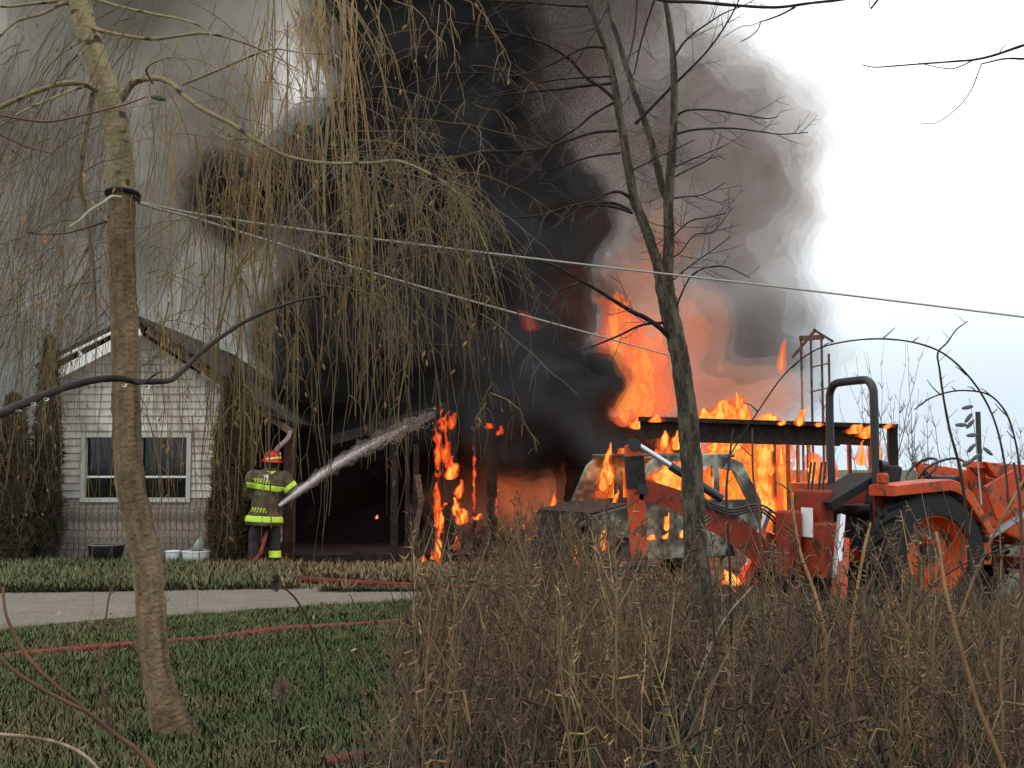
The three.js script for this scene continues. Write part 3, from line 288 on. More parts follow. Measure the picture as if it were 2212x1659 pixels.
// ------------------------------------------------------------------ orange tractor with loader and backhoe
{
  const D = 12.2, K = V(at(1995, 1010, D).x, 0, -D), th = 0.36, T_or = tex(256, 0.7, 0.7, (u, v) => { let c = mix3([184, 58, 12], [220, 90, 20], clamp(0.5 + pn(u, v, 5, 3) * 0.8)); const k = pn(u, v, 9, 6) + pn(u, v, 27, 7) * 0.6; if (k > 0.22) c = mix3(c, [84, 52, 36], clamp((k - 0.22) * 3)); const s = pn(u, v, 48, 9); if (s > 0.45) c = mix3(c, [120, 108, 92], 0.6); const g = (R() - 0.5) * 14; return c.map((x) => x + g); }), m_or = std({ map: T_or, roughness: 0.5, bumpMap: T_bump, bumpScale: 0.002 }), m_or2 = std({ map: T_or, color: 0xb8a8a0, roughness: 0.6 }), m_blk = std({ color: 0x23282b, roughness: 0.45 }), m_rub = std({ color: 0x1c1d1e, roughness: 0.9, bumpMap: T_bump, bumpScale: 0.01 }), m_steel = std({ color: 0xc8ccd2, roughness: 0.25, metalness: 0.6 }), m_seat = std({ color: 0x141414, roughness: 0.7 });
  const tr = thing('tractor', 'orange tractor with black roll bar standing behind the weeds', 'tractor', K);
  const ax = V(cos(th), 0, -sin(th)), az = V(sin(th), 0, cos(th)), mat = new THREE.Matrix4().makeBasis(ax, V(0, 1, 0), az).setPosition(K), w = (x, y, z) => V(x, y, z).applyMatrix4(mat), put = (g) => g.applyMatrix4(mat);
  const P = (n, g, m, l) => part(tr, n, put(g), m, l && { label: l });
  // near wheel centre is the origin in x; the tractor's middle lies 0.75 m behind it (z = -0.75), the far wheel at -1.5
  const tyre = (r, wd, x, z) => { const rim = r * 0.63, pr = [[rim, -wd / 2], [r * 0.86, -wd / 2], [r * 0.97, -wd * 0.42], [r, -wd * 0.3], [r, wd * 0.3], [r * 0.97, wd * 0.42], [r * 0.86, wd / 2], [rim, wd / 2]].map((p) => new THREE.Vector2(...p)); const list = [new THREE.LatheGeometry(pr, 40).rotateX(PI / 2)]; for (let k = 0; k < 22; k++) for (const s of [-1, 1]) { const g = new THREE.BoxGeometry(0.05, 0.05, wd * 0.55); g.rotateY(s * 0.6); g.translate(0, r + 0.012, s * wd * 0.24); g.rotateZ((k + (s > 0 ? 0.5 : 0)) / 22 * 2 * PI); list.push(g); } return merge(list).translate(x, r, z); };
  const rimg = (r, wd, x, z, sgn) => { const R1 = r * 0.645; const pr = [[0.001, -0.02], [0.14, -0.02], [0.16, 0.03], [R1 * 0.62, 0.03], [R1 * 0.74, -0.05], [R1 * 0.9, -0.05], [R1 * 0.93, wd * 0.3], [R1, wd * 0.36], [R1, wd * 0.42], [R1 * 0.93, wd * 0.42]].map((p) => new THREE.Vector2(...p)); return new THREE.LatheGeometry(pr, 40).rotateX(PI / 2).scale(1, 1, sgn).translate(x, r, z); };
  const wheel = (r, wd, x, z, sgn) => { const t = P('wheel', tyre(r, wd, x, z), m_rub); part(t, 'rim', put(rimg(r, wd, x, z, sgn)), m_or); part(t, 'hub', put(new THREE.CylinderGeometry(0.09, 0.11, 0.12, 16).rotateX(PI / 2).translate(x, r, z + sgn * 0.06)), m_blk); for (let k = 0; k < 8; k++) part(t, 'wheel_nut', put(new THREE.CylinderGeometry(0.016, 0.016, 0.03, 6).rotateX(PI / 2).translate(x + cos(k * PI / 4) * 0.17, r + sin(k * PI / 4) * 0.17, z + sgn * 0.045)), m_steel); };
  wheel(0.67, 0.4, 0, 0, 1); wheel(0.67, 0.4, 0, -1.45, -1); wheel(0.44, 0.28, 1.95, 0.02, 1); wheel(0.44, 0.28, 1.95, -1.4, -1);
  // fenders: flat top curving down in front
  const fender = (z) => { const s = new THREE.Shape(); s.moveTo(-0.55, 1.4); s.lineTo(0.16, 1.46); s.quadraticCurveTo(0.36, 1.44, 0.5, 1.26); s.lineTo(0.74, 0.9); s.lineTo(0.69, 0.88); s.lineTo(0.44, 1.2); s.quadraticCurveTo(0.32, 1.35, 0.16, 1.36); s.lineTo(-0.55, 1.31); s.closePath(); return uvm(new THREE.ExtrudeGeometry(s, { depth: 0.42, bevelEnabled: true, bevelSize: 0.012, bevelThickness: 0.012, bevelSegments: 2 }).translate(0, 0, z - 0.21)); };
  P('fender', fender(0), m_or); P('fender', fender(-1.45), m_or); P('fender_skirt', box(0, 1.12, -0.22, 1.0, 0.42, 0.03), m_or2); P('fender_skirt', box(0, 1.12, -1.24, 1.0, 0.42, 0.03), m_or2);
  // body
  P('transmission', box(0.3, 0.78, -0.725, 1.7, 0.42, 0.5, 0.05), m_blk); P('rear_axle', box(0, 0.67, -0.725, 0.3, 0.3, 1.1, 0.04), m_or2); P('front_axle', box(1.95, 0.46, -0.69, 0.16, 0.14, 1.15, 0.02), m_or2); P('floorboard', box(0.62, 0.86, -0.725, 0.62, 0.04, 1.15, 0.01), m_blk);
  const hs = new THREE.Shape(); hs.moveTo(1.0, 0.86); hs.lineTo(1.0, 1.5); hs.lineTo(2.1, 1.38); hs.quadraticCurveTo(2.32, 1.34, 2.34, 1.1); hs.lineTo(2.34, 0.7); hs.lineTo(1.9, 0.7); hs.lineTo(1.5, 0.86); hs.closePath(); P('hood', uvm(new THREE.ExtrudeGeometry(hs, { depth: 0.6, bevelEnabled: true, bevelSize: 0.03, bevelThickness: 0.03, bevelSegments: 2 }).translate(0, 0, -1.025)), m_or);
  P('dashboard', box(0.9, 1.3, -0.725, 0.22, 0.42, 0.46, 0.05), m_blk); P('steering_column', bar(V(0.86, 1.35, -0.725), V(0.62, 1.55, -0.725), 0.05, 0.05), m_blk); P('steering_wheel', new THREE.TorusGeometry(0.2, 0.016, 8, 28).rotateX(PI / 2).rotateZ(0.75).translate(0.6, 1.57, -0.725), m_blk);
  P('exhaust_pipe', new THREE.CylinderGeometry(0.03, 0.03, 0.8, 12).translate(1.2, 1.85, -0.45), m_blk);
  // seat turned towards the backhoe
  P('seat', merge([box(-0.28, 1.12, -0.725, 0.5, 0.12, 0.5, 0.05), bar(V(-0.02, 1.15, -0.725), V(0.1, 1.62, -0.725), 0.1, 0.48, V(1, 0, 0), 0.04), box(-0.28, 0.98, -0.725, 0.3, 0.2, 0.3)]), m_seat); P('operator_canopy_pad', bar(V(-0.95, 1.18, -0.6), V(-0.3, 1.5, -0.6), 0.09, 0.5), m_seat);
  // roll bar: rounded hoop across the tractor
  { const z0 = -0.3, z1 = -1.09, x = -0.4, yt = 2.58, yb = 0.95, r = 0.16, c = []; c.push(V(x, yb, z0), V(x, 1.4, z0 + 0.0)); c.push(V(x, yt - r, z0)); for (let k = 1; k < 6; k++) { const a = k / 6 * PI / 2; c.push(V(x, yt - r + sin(a) * r, z0 - r + cos(a) * r)); } c.push(V(x, yt, z0 - r), V(x, yt, z1 + r)); for (let k = 1; k < 6; k++) { const a = k / 6 * PI / 2; c.push(V(x, yt - r + cos(a) * r, z1 + r - sin(a) * r)); } c.push(V(x, yt - r, z1), V(x, 1.4, z1), V(x, yb, z1)); P('roll_bar', tube(c, c.map(() => 0.047), 8, 4), m_blk); P('roll_bar_plate', box(x, 1.05, z0, 0.16, 0.3, 0.03), m_blk); P('roll_bar_plate', box(x, 1.05, z1, 0.16, 0.3, 0.03), m_blk); }
  P('tail_light', box(-0.5, 1.48, -0.06, 0.07, 0.12, 0.14, 0.02), m_or); P('work_light', new THREE.CylinderGeometry(0.07, 0.05, 0.1, 14).rotateZ(PI / 2).translate(-0.3, 1.62, -0.3), m_blk);
  // loader
  for (const z of [0.02, -1.47]) { P('loader_post', bar(V(1.08, 0.5, z * 0.55 - 0.33), V(1.02, 1.62, z * 0.55 - 0.33), 0.16, 0.12, V(1, 0, 0)), m_or); const a = new THREE.Shape(); a.moveTo(0.98, 1.66); a.lineTo(1.1, 1.5); a.lineTo(2.2, 1.32); a.lineTo(2.9, 0.45); a.lineTo(3.05, 0.5); a.lineTo(2.36, 1.48); a.closePath(); P('loader_arm', uvm(new THREE.ExtrudeGeometry(a, { depth: 0.1, bevelEnabled: true, bevelSize: 0.008, bevelThickness: 0.008, bevelSegments: 1 }).translate(0, 0, z * 0.55 - 0.05 - 0.33 + (z > 0 ? 0.15 : -0.15))), m_or); P('loader_cylinder', bar(V(1.06, 0.75, z * 0.55 - 0.33), V(2.1, 1.25, z * 0.55 - 0.33), 0.06, 0.06), m_steel); }
  P('loader_guard', bar(V(0.75, 1.64, -0.2), V(2.2, 1.56, -0.2), 0.07, 0.07), m_or); P('hose', tube([V(0.95, 1.5, -0.2), V(0.7, 1.7, -0.25), V(0.4, 1.6, -0.4), V(0.3, 1.4, -0.5)], [0.014], 6, 5), m_blk); P('loader_bucket', box(3.15, 0.3, -0.725, 0.5, 0.5, 1.7, 0.04), m_or);
  for (const [x, y, a] of [[1.08, 1.3, 0.4]]) { const g = box(0, 0, 0, 0.5, 0.42, 0.03, 0.01); g.rotateZ(a); g.translate(x, y, 0.06); P('loader_bracket', g, m_or); }
  // backhoe frame, stabilisers
  P('backhoe_frame', merge([box(-1.0, 0.7, -0.725, 0.24, 0.6, 0.9, 0.03), box(-0.7, 0.62, -0.725, 0.5, 0.16, 0.5, 0.02)]), m_or2); for (const z of [-0.05, -1.4]) { P('stabiliser_leg', bar(V(-1.05, 0.85, z), V(-1.35, 0.08, z + (z > -0.5 ? 0.3 : -0.3)), 0.12, 0.1, V(1, 0, 0)), m_or); P('stabiliser_foot', box(-1.36, 0.05, z + (z > -0.5 ? 0.32 : -0.32), 0.35, 0.06, 0.25, 0.02), m_blk); P('stabiliser_cylinder', bar(V(-1.05, 1.1, z), V(-1.25, 0.45, z + (z > -0.5 ? 0.15 : -0.15)), 0.06, 0.06, V(1, 0, 0)), m_steel); }
  P('control_tower', merge([box(-0.92, 1.1, -0.725, 0.2, 0.5, 0.5, 0.03)]), m_or2); for (const z of [-0.86, -0.79, -0.66, -0.59]) P('control_lever', bar(V(-0.9, 1.3, z), V(-0.84, 1.66, z), 0.018, 0.018, V(1, 0, 0)), m_blk);
  P('warning_plate', box(-1.13, 1.0, -0.55, 0.012, 0.32, 0.2), m_trim); P('swing_post', box(-1.25, 0.75, -0.725, 0.2, 0.75, 0.24, 0.03), m_or2);
  // boom, dipper, bucket in the picture plane, slightly nearer the fire
  const bd = 12.9, bp = (x, y, d = bd) => at(x, y, d), Q = (n, g, m, l) => part(tr, n, g, m, l && { label: l });
  for (const dz of [0, 0.16]) { const s = [bp(1658, 1205, bd + dz), bp(1585, 1142, bd + dz), bp(1480, 1086, bd + dz), bp(1386, 1056, bd + dz)]; Q('boom', merge([bar(s[0], s[1], 0.3, 0.03), bar(s[1], s[2], 0.31, 0.032), bar(s[2], s[3], 0.24, 0.03)]), m_or2); }
  Q('dipper', bar(bp(1368, 960, bd + 0.05), bp(1381, 1208, bd + 0.05), 0.2, 0.13, V(1, 0, 0), 0.02), m_or); Q('dipper_sleeve', bar(bp(1369, 985, bd + 0.05), bp(1374, 1055, bd + 0.05), 0.215, 0.15, V(1, 0, 0)), std({ map: T_char, roughness: 0.8 }), 'blackened middle of the dipper arm'); Q('pivot_pin', new THREE.CylinderGeometry(0.07, 0.07, 0.26, 14).rotateX(PI / 2).translate(...bp(1369, 960, bd + 0.05).toArray()), m_blk); Q('pivot_pin', new THREE.CylinderGeometry(0.06, 0.06, 0.3, 14).rotateX(PI / 2).translate(...bp(1386, 1056, bd + 0.05).toArray()), m_blk);
  Q('boom_cylinder', tube([bp(1373, 958, bd - 0.02), bp(1452, 1008, bd - 0.02)], [0.034, 0.034], 10, 1), m_steel); Q('cylinder_barrel', tube([bp(1448, 1006, bd - 0.02), bp(1560, 1078, bd - 0.02)], [0.05, 0.05], 10, 1), m_blk);
  for (const [k, l] of [[0, 0], [1, 14], [2, 26]]) Q('hydraulic_hose', tube([bp(1690, 1120 + l, bd - 0.15), bp(1640, 1090 + l * 0.5, bd - 0.25), bp(1580, 1100 + k * 6, bd - 0.1), bp(1500, 1072 + k * 4, bd - 0.05)], [0.013], 6, 5), m_blk);
  const bk = new THREE.Shape(); bk.moveTo(0, 0); bk.lineTo(0.36, 0.02); bk.lineTo(0.42, -0.16); bk.quadraticCurveTo(0.36, -0.42, 0.1, -0.42); bk.lineTo(-0.06, -0.36); bk.closePath(); const bo = bp(1376, 1226, bd + 0.22); Q('digging_bucket', uvm(new THREE.ExtrudeGeometry(bk, { depth: 0.4, bevelEnabled: true, bevelSize: 0.01, bevelThickness: 0.01, bevelSegments: 1 }).translate(bo.x - 0.15, bo.y + 0.06, bo.z)), m_blk);
}
// pale rubble under the backhoe
{
  const t = thing('rubble_pile', 'low pile of pale pinkish rubble in front of the digger boom', 'rubble', at(1640, 1276, 14.2).setY(0)); const m = std({ map: T_gravel, color: 0xd8b8a8, roughness: 1 });
  for (let k = 0; k < 130; k++) { const u = R() + R() - 1, c = at(1640 + u * 105, 1276, 14.2 + rr(-0.5, 0.5)), r = rr(0.07, 0.18); const g = new THREE.IcosahedronGeometry(r, 1); const q = g.attributes.position; for (let i = 0; i < q.count; i++) { const s = 1 + 0.35 * nz(q.getX(i) * 14 + k, q.getY(i) * 14, q.getZ(i) * 14); q.setXYZ(i, q.getX(i) * s * 1.3, q.getY(i) * s * 0.8, q.getZ(i) * s); } part(t, 'stone', uvm(g).rotateY(R() * 6).translate(c.x, 0.06 + (1 - abs(u)) * rr(0, 0.62), c.z), m); }
}

// ------------------------------------------------------------------ firefighter, hose, water
const cap = (x, y, z, a, b, ra, rb) => { const bx = b[0] - a[0], by = b[1] - a[1], bz = b[2] - a[2], t = clamp(((x - a[0]) * bx + (y - a[1]) * by + (z - a[2]) * bz) / (bx * bx + by * by + bz * bz)); return hypot(x - a[0] - bx * t, y - a[1] - by * t, z - a[2] - bz * t) - lerp(ra, rb, t); };
const smin = (a, b, k) => { const h = clamp(0.5 + 0.5 * (b - a) / k); return lerp(b, a, h) - k * h * (1 - h); };
const sdf = (bones, k) => (x, y, z) => { let d = 9; for (const [a, b, ra, rb, kk] of bones) d = smin(d, cap(x, y, z, a, b, ra, rb ?? ra), kk ?? k); return -d; };
{
  const o = at(575, 1222, 18.2); o.y = 0; const ff = thing('person', 'firefighter in lime banded turnout coat and red helmet spraying water', 'person', o);
  const put = (lo, hi, c, fn, iso = 0) => { const g = net(field(V(...lo), V(...hi), c, fn), iso); return g.translate(o.x, o.y, o.z); };
  const hipL = [-0.13, 0.9, 0.03], hipR = [0.08, 0.9, -0.03], kL = [-0.19, 0.5, 0.04], kR = [0.11, 0.49, -0.1], aL = [-0.2, 0.1, 0.1], aR = [0.14, 0.1, 0.0], ch = [0.01, 1.34, 0], sL = [-0.21, 1.43, 0.06], sR = [0.25, 1.41, -0.06], eL = [-0.36, 1.16, -0.1], eR = [0.42, 1.19, -0.05], hL = [0.06, 1.0, -0.36], hR = [0.24, 0.98, -0.22], nk = [0.04, 1.53, 0], hd = [0.065, 1.66, -0.01];
  const body = [[hipL, kL, 0.115, 0.09], [hipR, kR, 0.115, 0.09], [kL, aL, 0.09, 0.075], [kR, aR, 0.09, 0.075], [hipL, hipR, 0.13], [[-0.04, 0.92, 0], ch, 0.15, 0.17], [ch, nk, 0.15, 0.07], [sL, sR, 0.09], [sL, eL, 0.075, 0.06], [sR, eR, 0.075, 0.06], [eL, hL, 0.06, 0.045], [eR, hR, 0.06, 0.045], [nk, hd, 0.06, 0.075], [[0.065, 1.66, 0], [0.085, 1.68, -0.02], 0.1], [[0.09, 1.62, -0.05], [0.1, 1.6, -0.06], 0.06], [[0.14, 1.645, -0.1], [0.15, 1.635, -0.105], 0.015], [aL, [-0.17, 0.05, 0.0], 0.07, 0.06], [aR, [0.2, 0.05, -0.1], 0.07, 0.06]];
  const m_pants = std({ map: mottled([30, 29, 27], [52, 49, 44], 9), roughness: 0.95 }), m_coat = std({ map: mottled([62, 52, 38], [96, 83, 62], 8, 256, 2, 2), roughness: 0.95 }), m_lime = std({ color: C(0.5, 0.78, 0.06), roughness: 0.6 }), m_red = std({ color: 0xa80f16, roughness: 0.25 });
  part(ff, 'body', uvm(put([-0.55, -0.05, -0.5], [0.6, 1.85, 0.3], 0.022, sdf(body, 0.05))), m_pants);
  const coatB = [[[-0.06, 0.72, 0], [-0.03, 1.0, 0], 0.25, 0.21], [[-0.16, 0.72, 0.02], [0.06, 0.72, -0.02], 0.19], [[-0.03, 1.0, 0], ch, 0.2, 0.2], [ch, [0.03, 1.48, 0], 0.2, 0.13], [sL, sR, 0.125], [sL, eL, 0.115, 0.095], [sR, eR, 0.115, 0.095], [eL, hL, 0.09, 0.065], [eR, hR, 0.09, 0.065]];
  const coatF = sdf(coatB, 0.07), coat = (x, y, z) => min(coatF(x, y, z * 1.15) + 0.012 * nz(x * 7, y * 5, z * 7), (y - 0.66 + 0.05 * x) * 0.8);
  part(ff, 'coat', uvm(put([-0.6, 0.55, -0.6], [0.65, 1.72, 0.4], 0.02, coat)), m_coat);
  const band = (y0, tilt, hw, off = 0.012, extra = () => 1) => put([-0.6, y0 - 0.25, -0.6], [0.65, y0 + 0.25, 0.4], 0.0125, (x, y, z) => min(coat(x, y, z) + off, hw - abs(y - y0 - tilt * x), extra(x, y, z)));
  const torso = (x, y, z) => 0.3 - abs(x + 0.02);
  part(ff, 'reflective_band', band(1.275, -0.15, 0.045, 0.013, torso), m_lime); part(ff, 'reflective_band', band(0.765, -0.05, 0.05, 0.013), m_lime);
  part(ff, 'lettering', band(1.375, -0.1, 0.042, 0.013, (x, y, z) => min(0.14 - abs(x + 0.06), z, 0.62 * (0.5 - abs((((x - 0.35 * y) / 0.048) % 1 + 1) % 1 - 0.5)) * 0.06 - 0.006)), std({ color: C(0.4, 0.55, 0.06), roughness: 0.7 }));
  part(ff, 'lettering', band(0.905, -0.1, 0.042, 0.013, (x, y, z) => min(0.13 - abs(x + 0.1), z, 0.62 * (0.5 - abs((((x - 0.4 * y) / 0.05) % 1 + 1) % 1 - 0.5)) * 0.06 - 0.006)), std({ color: C(0.4, 0.55, 0.06), roughness: 0.7 }));
  part(ff, 'sleeve_band', put([0.1, 0.95, -0.4], [0.65, 1.5, 0.3], 0.0125, (x, y, z) => min(coat(x, y, z) + 0.013, 0.04 - abs((x - 0.35) * 0.65 + (1.27 - y) * -0.75 * -1), x - 0.22)), m_lime);
  part(ff, 'cuff_band', put([0, 0.1, -0.3], [0.35, 0.4, 0.2], 0.0125, (x, y, z) => min(sdf(body, 0.05)(x, y, z) + 0.02, 0.055 - abs(y - 0.2), x - 0.02)), m_lime);
  for (const [a, f] of [[aL, [-0.16, 0.05, -0.06]], [aR, [0.22, 0.05, -0.14]]]) part(ff, 'boot', put([-0.4, -0.03, -0.35], [0.45, 0.2, 0.3], 0.02, (x, y, z) => min(-smin(cap(x, y, z, a, [a[0], 0.06, a[2]], 0.09, 0.085), cap(x, y, z, [a[0], 0.06, a[2]], f, 0.08, 0.06), 0.04), y)), m_dark);
  // collar, patch, helmet
  part(ff, 'collar', new THREE.CylinderGeometry(0.1, 0.13, 0.12, 20, 1, true).translate(o.x + 0.04, 1.53, o.z), m_coat); part(ff, 'collar_band', new THREE.CylinderGeometry(0.115, 0.128, 0.055, 20, 1, true, 2.5, 2.2).rotateY(PI / 2 + 1.4).translate(o.x + 0.04, 1.515, o.z), m_lime); part(ff, 'paper_patch', box(o.x + 0.005, 1.43, o.z + 0.155, 0.085, 0.11, 0.012, 0.004).rotateZ(0), std({ color: 0xd9dfe6, roughness: 0.6 }), { label: 'white patch on the upper back' });
  const hp = [[0.001, 0.15], [0.06, 0.14], [0.11, 0.1], [0.132, 0.03], [0.136, 0], [0.175, -0.035], [0.17, -0.045], [0.125, -0.02]].map((p) => new THREE.Vector2(...p)); const hel = part(ff, 'helmet', new THREE.LatheGeometry(hp, 28).scale(1.05, 1, 1.18).rotateZ(-0.08).rotateX(0.05).translate(o.x + 0.07, 1.735, o.z), m_red);
  part(hel, 'trim_strip', new THREE.CylinderGeometry(0.137, 0.141, 0.035, 28, 1, true, -0.6, 2.4).scale(1.05, 1, 1.18).rotateZ(0.12).translate(o.x + 0.07, 1.745, o.z), std({ color: 0xe6c91c, roughness: 0.5, side: 2 })); for (const a of [-0.6, 0, 0.6]) part(hel, 'helmet_ridge', tube([V(0.0, 0.15, 0), V(0.08 * sin(a), 0.128, 0.1), V(0.13 * sin(a), 0.03, 0.152)].map((p) => p.add(V(o.x + 0.07, 1.738, o.z))), [0.007], 6, 5), m_red); part(hel, 'helmet_shield', box(o.x + 0.14, 1.8, o.z - 0.15, 0.07, 0.09, 0.012), std({ color: 0xe8e4da }));
  // gloves: palm, four curled fingers, thumb
  for (const [h, s, n] of [[hL, -1], [hR, 1]]) { const bones = [[[h[0], h[1], h[2]], [h[0] + 0.03, h[1] - 0.02, h[2] - 0.03], 0.04, 0.036]]; for (let k = 0; k < 4; k++) { const z = -0.05 + k * 0.024, L = [0.9, 1, 0.95, 0.78][k]; const a = [h[0] + 0.02, h[1] + 0.02, h[2] + z], b = [h[0] + 0.075 * L, h[1] + 0.03, h[2] + z], c = [h[0] + 0.085 * L, h[1] - 0.015, h[2] + z], d = [h[0] + 0.05 * L, h[1] - 0.04, h[2] + z]; bones.push([a, b, 0.013, 0.012, 0.006], [b, c, 0.012, 0.011, 0.006], [c, d, 0.011, 0.01, 0.006]); } bones.push([[h[0], h[1], h[2] + 0.03], [h[0] + 0.03, h[1] - 0.03, h[2] + 0.055], 0.016, 0.014, 0.01], [[h[0] + 0.03, h[1] - 0.03, h[2] + 0.055], [h[0] + 0.07, h[1] - 0.035, h[2] + 0.045], 0.014, 0.012, 0.006]); part(ff, 'glove', put([h[0] - 0.09, h[1] - 0.1, h[2] - 0.12], [h[0] + 0.15, h[1] + 0.1, h[2] + 0.12], 0.006, sdf(bones, 0.012)), std({ color: 0x3a3026, roughness: 0.95 })); }
  // the nozzle he holds and the red line behind it
  const m_hose = std({ map: mottled([98, 40, 37], [134, 62, 56], 20, 256, 3, 1), roughness: 0.9 }), w = (p) => V(o.x + p[0], o.y + p[1], o.z + p[2]);
  const nozA = w([0.12, 0.93, -0.3]), nozB = w([0.33, 1.09, -0.18]); const no = thing('hose_nozzle', 'black hose nozzle held at the hip of the firefighter', 'nozzle', nozA.clone()); part(no, 'barrel', tube([nozA, nozB], [0.03, 0.024], 12, 1), m_dark); part(no, 'tip', tube([nozB, nozB.clone().add(V(0.05, 0.038, 0.02))], [0.032, 0.036], 12, 1), std({ color: 0x444444, metalness: 0.5, roughness: 0.5 })); part(no, 'bail_handle', new THREE.TorusGeometry(0.06, 0.01, 8, 16, PI).translate(...nozA.clone().lerp(nozB, 0.55).add(V(0, 0.02, 0)).toArray()), m_dark);
  single('fire_hose', tube([nozA, w([-0.02, 0.75, -0.34]), w([0.0, 0.45, 0.14]), w([-0.08, 0.18, 0.24]), w([-0.3, 0.05, 0.2]), w([-1.2, 0.05, -0.1]), w([-2.6, 0.05, 0.3])], [0.03], 10, 6), m_hose, 'red hose hanging from the nozzle beside the legs of the firefighter', 'hose', 'fire hoses');
  single('fire_hose', tube([[-1500, 1560], [-500, 1475], [0, 1424], [150, 1415], [300, 1400], [450, 1386], [600, 1370], [700, 1360], [800, 1354], [900, 1349]].map(([x, y], i) => on(x, y + 4).add(V(0, 0.045 + 0.012 * sin(i * 2.3), 0))), [0.034], 10, 6), m_hose, 'long red hose lying across the green lawn behind the willow trunk', 'hose', 'fire hoses');
  single('fire_hose', tube([[640, 1254], [720, 1262], [850, 1267], [960, 1272], [1060, 1278], [1250, 1280], [1450, 1276]].map(([x, y], i) => on(x, y + 4).add(V(0, 0.05 + 0.01 * sin(i * 2), 0))), [0.045], 10, 6), std({ map: mottled([74, 24, 22], [110, 38, 34], 20, 256, 3, 1), roughness: 0.9 }), 'dark red hose lying along the edge of the gravel drive', 'hose', 'fire hoses');
  single('fire_hose', tube([[700, 1670], [850, 1640], [960, 1612], [1060, 1585], [1150, 1560]].map(([x, y], i) => on(x, y).add(V(0, 0.05, 0))), [0.034], 10, 6), m_hose, 'pinkish red hose partly buried in the weeds at the bottom', 'hose', 'fire hoses');
  // water: a solid jet that frays into spray, droplets all round
  const jet = [[603, 1093, 18.05], [650, 1058, 18.1], [705, 1018, 18.2], [760, 983, 18.3], [820, 951, 18.4], [880, 920, 18.5], [940, 893, 18.6]].map((p) => at(...p)); const wt = thing('water_jet', 'white jet of water arching from the nozzle to the burning post', 'water jet', jet[0].clone());
  const m_w = (op, c = 0xd8d4d2) => std({ color: c, roughness: 0.5, transparent: true, opacity: op });
  part(wt, 'jet', tube(jet.slice(0, 4), [0.02, 0.036, 0.026, 0.004], 10, 8, null, 0.2), m_w(0.75)); part(wt, 'jet', tube(jet.slice(0, 5), [0.025, 0.05, 0.05, 0.035, 0.008], 10, 8, null, 0.25), m_w(0.3)); part(wt, 'spray', tube(jet.slice(0, 6), [0.03, 0.065, 0.075, 0.075, 0.06, 0.02], 12, 8, null, 0.3), m_w(0.12)); part(wt, 'spray', tube(jet, [0.035, 0.08, 0.1, 0.12, 0.13, 0.12, 0.04], 12, 8, null, 0.35), m_w(0.05));
  const dm = new THREE.InstancedMesh(new THREE.IcosahedronGeometry(1, 0), m_w(0.28), 800); const cv = new THREE.CatmullRomCurve3(jet), M4 = new THREE.Matrix4(); for (let i = 0; i < 800; i++) { const t = Math.pow(R(), 0.7), p = cv.getPoint(t), s = 0.03 + t * 0.17, r = 0.002 + R() * 0.004; p.add(V((R() + R() - 1) * s, (R() + R() - 1.2) * s, (R() + R() - 1) * s)); M4.makeScale(r * 1.8, r, r).setPosition(p.sub(wt.position)); dm.setMatrixAt(i, M4); } dm.name = 'droplets'; dm.userData.kind = 'stuff'; shadow(dm); wt.add(dm);
}

// ------------------------------------------------------------------ tubs by the skirting
{
  const tub = (name, label, x0, y0, x1, y1, d, m, taper = 0.9, rimm) => { const a = at(x0, y1, d), b = at(x1, y0, d), r = (b.x - a.x) / 2, h = b.y - a.y; const t = thing(name, label, 'tub', V((a.x + b.x) / 2, 0, -d), undefined); const c = V((a.x + b.x) / 2, 0, -d); part(t, 'tub_wall', new THREE.LatheGeometry([[0.001, 0], [r * taper, 0], [r, h], [r * 0.95, h], [r * taper * 0.93, 0.02], [0.001, 0.02]].map((p) => new THREE.Vector2(...p)), 28).translate(c.x, 0, c.z), m); part(t, 'rim', new THREE.TorusGeometry(r * 0.985, 0.014, 8, 28).rotateX(PI / 2).translate(c.x, h, c.z), rimm ?? m); return t; };
  const wp = std({ color: 0xd2d8d8, roughness: 0.5 }), bp = std({ color: 0x17191c, roughness: 0.5 });
  tub('planter_tub', 'wide black planter tub with a grey rim against the skirting', 190, 1180, 268, 1223, 18.6, bp, 0.82, std({ color: 0x6a6a66, roughness: 0.6 })); tub('bucket', 'small white bucket beside the wider white tub', 357, 1198, 389, 1229, 18.4, wp); tub('wash_tub', 'wide white tub holding a pale round basin', 394, 1198, 457, 1229, 18.4, wp, 0.94);
  const a = at(439, 1198, 18.4); single('basin', new THREE.LatheGeometry([[0.001, 0], [0.1, 0.01], [0.15, 0.12], [0.16, 0.13], [0.14, 0.12], [0.08, 0.03]].map((p) => new THREE.Vector2(...p)), 24).rotateZ(1.1).translate(a.x, a.y + 0.1, a.z), std({ color: 0xb4bfc4, roughness: 0.4 }), 'pale grey basin leaning in the wide white tub', 'basin');
}

